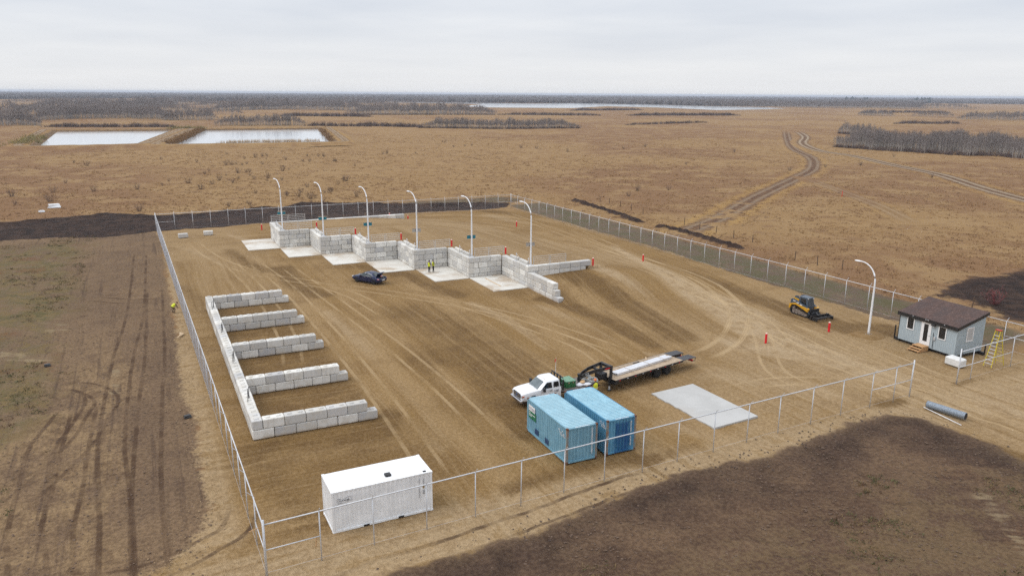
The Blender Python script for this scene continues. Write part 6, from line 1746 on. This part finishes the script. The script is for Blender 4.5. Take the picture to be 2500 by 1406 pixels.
# single shrubs dotted over the dry grass
SHRUBS = [(-20, 310.1), (-15.3, 295.6), (8, 313), (-18.1, 241), (-27.5, 214.7), (-19.4, 219.8), (-18.7, 201.3), (-10.6, 218.3), (-.7, 218.7), (12.1, 228.4), (20.6, 233.3), (27.8, 252.2), (31.7, 254.1), (29.3, 282), (27.7, 282.6), (41, 310.2), (44.2, 314.2), (50.1, 296.5), (56.4, 284.5), (66.2, 305.7), (65.3, 281.1), (29.9, 232.3), (34.1, 233.6), (53, 217), (44.4, 197.4), (34.4, 188.5), (36.3, 183.6), (47.1, 183.1), (14.1, 212.5), (21.7, 178.6), (32.4, 193.5), (40, 206.5), (142.5, 375.2), (141.4, 342.1), (94, 312.1), (41.7, 253.6), (-25.1, 198.7), (-.6, 178.2), (161.6, 322.6), (165.2, 314), (168.9, 292.4), (203.2, 299.8), (221.2, 308.1), (179.4, 224.2), (116.9, 165.5), (126, 164), (109, 157.7), (239, 265.8), (218.1, 195.8), (197.5, 192.2), (284.4, 220.3), (222, 157.6), (236.8, 196.9)]
extra = np.random.default_rng(17)
SHRUBS += [(float(a + extra.normal(0, 5)), float(b + extra.normal(0, 8))) for a, b in SHRUBS[10:36] for _ in range(2)]
sh_me = []
for V, F, MI in SHR_N:
    me = bpy.data.meshes.new('stems'); me.from_pydata([tuple(p) for p in V], [], [tuple(int(i) for i in f) for f in F])
    me.materials.append(M_TWIG2); sh_me.append(me)
for i, (x, y) in enumerate(SHRUBS):
    o = link('shrub', sh_me[i % 4], None, None, False, (x, y, 0), (0, 0, random.uniform(0, 6.28)))
    s = random.uniform(1.2, 2.3) * (1 if i < 53 else .65); o.scale = (s * 1.15, s * 1.15, s)
    where = ('left of the far fence corner' if x < 2 else 'behind the far fence and the wall lamps' if y < 215 else 'midway between far fence and lagoons' if y < 265 else 'just this side of the lagoons') if x < 72 else ('between the far fence corner and the field tracks' if x < 150 else 'left of the field tracks' if x + .0 < y * .86 else 'right of the field tracks')
    tag(o, 'bare dark shrub in the dry grass ' + where, 'shrub', 'shrubs ' + where)
rs = link('shrub', sh_me[0], None, None, False, (92.5, 55.0, 0), (0, 0, 1)); rs.scale = (3.2, 3.2, 2.4)
rs.data = rs.data.copy(); rs.data.materials.clear(); rs.data.materials.append(simple('red_dogwood', (.20, .055, .055), (.14, .04, .04), .9))
tag(rs, 'red-stemmed shrub on the black soil behind the cabin', 'shrub')
OLD = [(96.4, 151), (96.8, 147.7), (96.5, 142.8), (96, 137.7), (95.3, 132.3), (94.5, 117.5), (93.8, 112.1), (94, 107.7), (93.6, 102.6), (93.4, 97.7), (89.6, 84.4), (89.5, 79.9), (91, 76.7), (88.2, 55.1)]
OP = MB().tube([(0, 0, -.2), (0, 0, 1.35)], [.07, .06], 7).mesh('old_fence_post'); OP.materials.append(M_POSTW)
ORD = ['first', 'second', 'third', 'fourth', 'fifth', 'sixth', 'seventh', 'eighth', 'ninth', 'tenth', 'eleventh', 'twelfth', 'thirteenth', 'fourteenth']
for i, (x, y) in enumerate(OLD):
    tag(link('old_fence_post', OP, None, None, False, (x, y, 0), (random.uniform(-.06, .06), random.uniform(-.06, .06), 0)), 'old wooden fence post right of the yard, %s from the far end' % ORD[i], 'post', 'old wooden fence posts')
tag(link('old_fence_post', OP.copy(), None, None, False, (158.2, 135.9, 0)), 'lone reddish marker post between the field tracks', 'post').data.materials[0] = M_RED

# grass tufts and clods: uncountable
rt = np.random.default_rng(11)
def tuft(seed, nb=7):
    r = np.random.default_rng(seed); V, F = [], []
    for i in range(nb):
        a = r.uniform(0, 6.28); c = r.normal(0, .32, 2); w = r.uniform(.06, .13); l = r.uniform(-.25, .25, 2); h = r.uniform(.5, 1)
        b = len(V); V += [(c[0] - w * math.cos(a), c[1] - w * math.sin(a), -.05), (c[0] + w * math.cos(a), c[1] + w * math.sin(a), -.05), (c[0] + l[0], c[1] + l[1], h)]; F.append((b, b + 1, b + 2))
    return np.array(V), np.array(F), np.full(len(F), (0, 0, 1, 1, 0, 1, 1, 2, 0)[seed % 9])
TUF = [tuft(s) for s in range(9)]
N = 52000
Rt = 62 * np.exp(rt.uniform(0, 1, N) * math.log(480 / 62)); at_ = HEAD + np.radians(rt.uniform(-42, 42, N))
X, Y = Rt * np.sin(at_), Rt * np.cos(at_); Pp = np.stack([X, Y], 1)
ok = (sd_poly(Pp, SAND) < -3) & (sd_poly(Pp, SOIL_L) < -1.5) & (sd_poly(Pp, DARK) < -.5) & (sd_poly(Pp, DARK_R) < 0) & (sd_poly(Pp, [(70, 30), (83, 30), (83, 158), (70, 158)]) < 0)
for rd_, hw in ((ROAD1, 2.6), (ROAD2, 2.6), (ROAD3, 1.6)): ok &= sd_line(Pp, rd_)[0] > hw
for q in LAG: ok &= sd_poly(Pp, q) < -4
ok &= hash_noise(X, Y, .05, 31) * .5 + hash_noise(X, Y, .21, 32) * .5 > rt.uniform(.2, .6, N)
Pp, Rt = Pp[ok], Rt[ok]
M_T = [simple('grass_tuft_straw', (.35, .22, .10), (.29, .175, .08), .95), simple('grass_tuft_tan', (.27, .158, .072), (.22, .125, .058), .95), simple('grass_tuft_brown', (.18, .098, .05), (.14, .075, .040), .95)]
scatter('dry_grass', 'tufts of dry golden-brown grass over the prairie', TUF, Pp, rt.uniform(.10, .28, len(Pp)), (.40 + Rt / 500.) * rt.uniform(.7, 1.4, len(Pp)), M_T, 'grass')
# low weeds on the bare ground left of the yard and on the stripped soil in front
Nw = 9000
Xw, Yw = rt.uniform(-40, -4, Nw), rt.uniform(48, 150, Nw)
kw = (hash_noise(Xw, Yw, .11, 61) * .5 + hash_noise(Xw, Yw, .4, 62) * .5 > .50) & (Xw < -7.0 - 1.5 * rt.uniform(0, 1, Nw)) & (np.arctan2(Xw, Yw) > -.22)
Xv, Yv = rt.uniform(6, 60, 5000), rt.uniform(12, 31, 5000)
kv = (hash_noise(Xv, Yv, .16, 63) * .5 + hash_noise(Xv, Yv, .5, 64) * .5 > .60) & (sd_poly(np.stack([Xv, Yv], 1), SOIL_R) > 4)
Pw = np.concatenate([np.stack([Xw, Yw], 1)[kw], np.stack([Xv, Yv], 1)[kv]])
M_W = [simple('olive_weed', (.105, .098, .040), (.08, .075, .03), .95), simple('straw_weed', (.22, .155, .075), (.17, .115, .055), .95), simple('rust_weed', (.125, .066, .036), (.10, .055, .03), .95)]
scatter('low_weeds', 'low olive and rust-brown weeds on the bare soil', TUF, Pw, rt.uniform(.05, .22, len(Pw)), rt.uniform(.2, .6, len(Pw)), M_W, 'weeds')
def clod(seed):
    r = np.random.default_rng(seed); V = [(math.cos(a) * r.uniform(.7, 1.1), math.sin(a) * r.uniform(.7, 1.1), r.uniform(-.1, .3)) for a in np.linspace(0, 6.28, 6)[:-1]] + [(r.uniform(-.3, .3), r.uniform(-.3, .3), r.uniform(.7, 1.0))]
    return np.array(V), np.array([(k, (k + 1) % 5, 5) for k in range(5)]), np.zeros(5, int)
CLD = [clod(s) for s in range(5)]
def edge_pts(poly, n, spread, seed, closed=True):
    L = np.array(poly + ([poly[0]] if closed else []), float); P, r = along(L, n, spread, seed); return P[:, :2], r
M_CLODD = simple('black_clod', (.05, .033, .026), (.085, .058, .044), .95)
M_CLODS = simple('sandy_clod', (.22, .145, .08), (.3, .21, .12), .95)
cl = []
for wl_ in WIND: cl.append(edge_pts(wl_, 300, .6, 51, False)[0])
cl.append(edge_pts(DARK[:17], 700, 1.4, 52, False)[0]); cl.append(edge_pts(SOIL_R[:17], 420, .8, 53, False)[0])
P = np.concatenate(cl); r = np.random.default_rng(3)
scatter('soil_clods', 'black clods along the edges of the stripped soil', CLD, P, r.uniform(.02, .08, len(P)), r.uniform(.03, .10, len(P)), [M_CLODD], 'clods')
Pc = np.concatenate([np.stack([rt.uniform(4, 60, 5200), rt.uniform(14, 37, 5200)], 1), np.stack([rt.uniform(-14, 2, 2600), rt.uniform(36, 90, 2600)], 1)])
Pc = Pc[(sd_poly(Pc, SOIL_R) > .2) | (sd_poly(Pc, SOIL_L) > .4)]; r = np.random.default_rng(8)
scatter('loose_clods', 'small brown clods strewn over the bare soil', CLD, Pc, r.uniform(.02, .07, len(Pc)), r.uniform(.025, .09, len(Pc)), [simple('brown_clod', (.10, .064, .044), (.15, .10, .068), .95)], 'clods')
P, r = edge_pts(SAND[:15], 1300, .8, 54, False)
scatter('sand_clods', 'sandy clods along the strip outside the left fence', CLD, P, r.uniform(.015, .06, len(P)), r.uniform(.02, .08, len(P)), [M_CLODS], 'clods')

# farm houses on the horizon
for (x, y, l) in ((272, 2752, 'tiny white farmhouse on the horizon, leftmost of three'), (484, 2790, 'tiny white farmhouse on the horizon, middle of three'), (521, 2800, 'tiny white farmhouse on the horizon, rightmost of three')):
    t = thing('farmhouse', l, 'house', (x, y, 0), .4, 'farmhouses on the horizon')
    MB().box(-9, 9, -5, 5, 0, 6).build('wall', M_WHITE, t)
    MB().prism([(-5.6, 5.8), (5.6, 5.8), (0, 10)], 'X', -9.6, 9.6).build('roof', simple('farm_roof', (.5, .5, .5), None, .7), t)

# ================================================================== HAZE
hz = NT('haze_air')
hz.n.remove(hz.p)
pv = hz.n.new('ShaderNodeVolumePrincipled')
pv.inputs['Color'].default_value = (.80, .87, 1.0, 1)
pv.inputs['Density'].default_value = 1.15e-4
hz.l.new(pv.outputs[0], hz.out.inputs['Volume'])
tag(MB().box(-17500, 19500, -1500, 19500, -1.5, 31).build('haze', hz.m), kind='stuff')
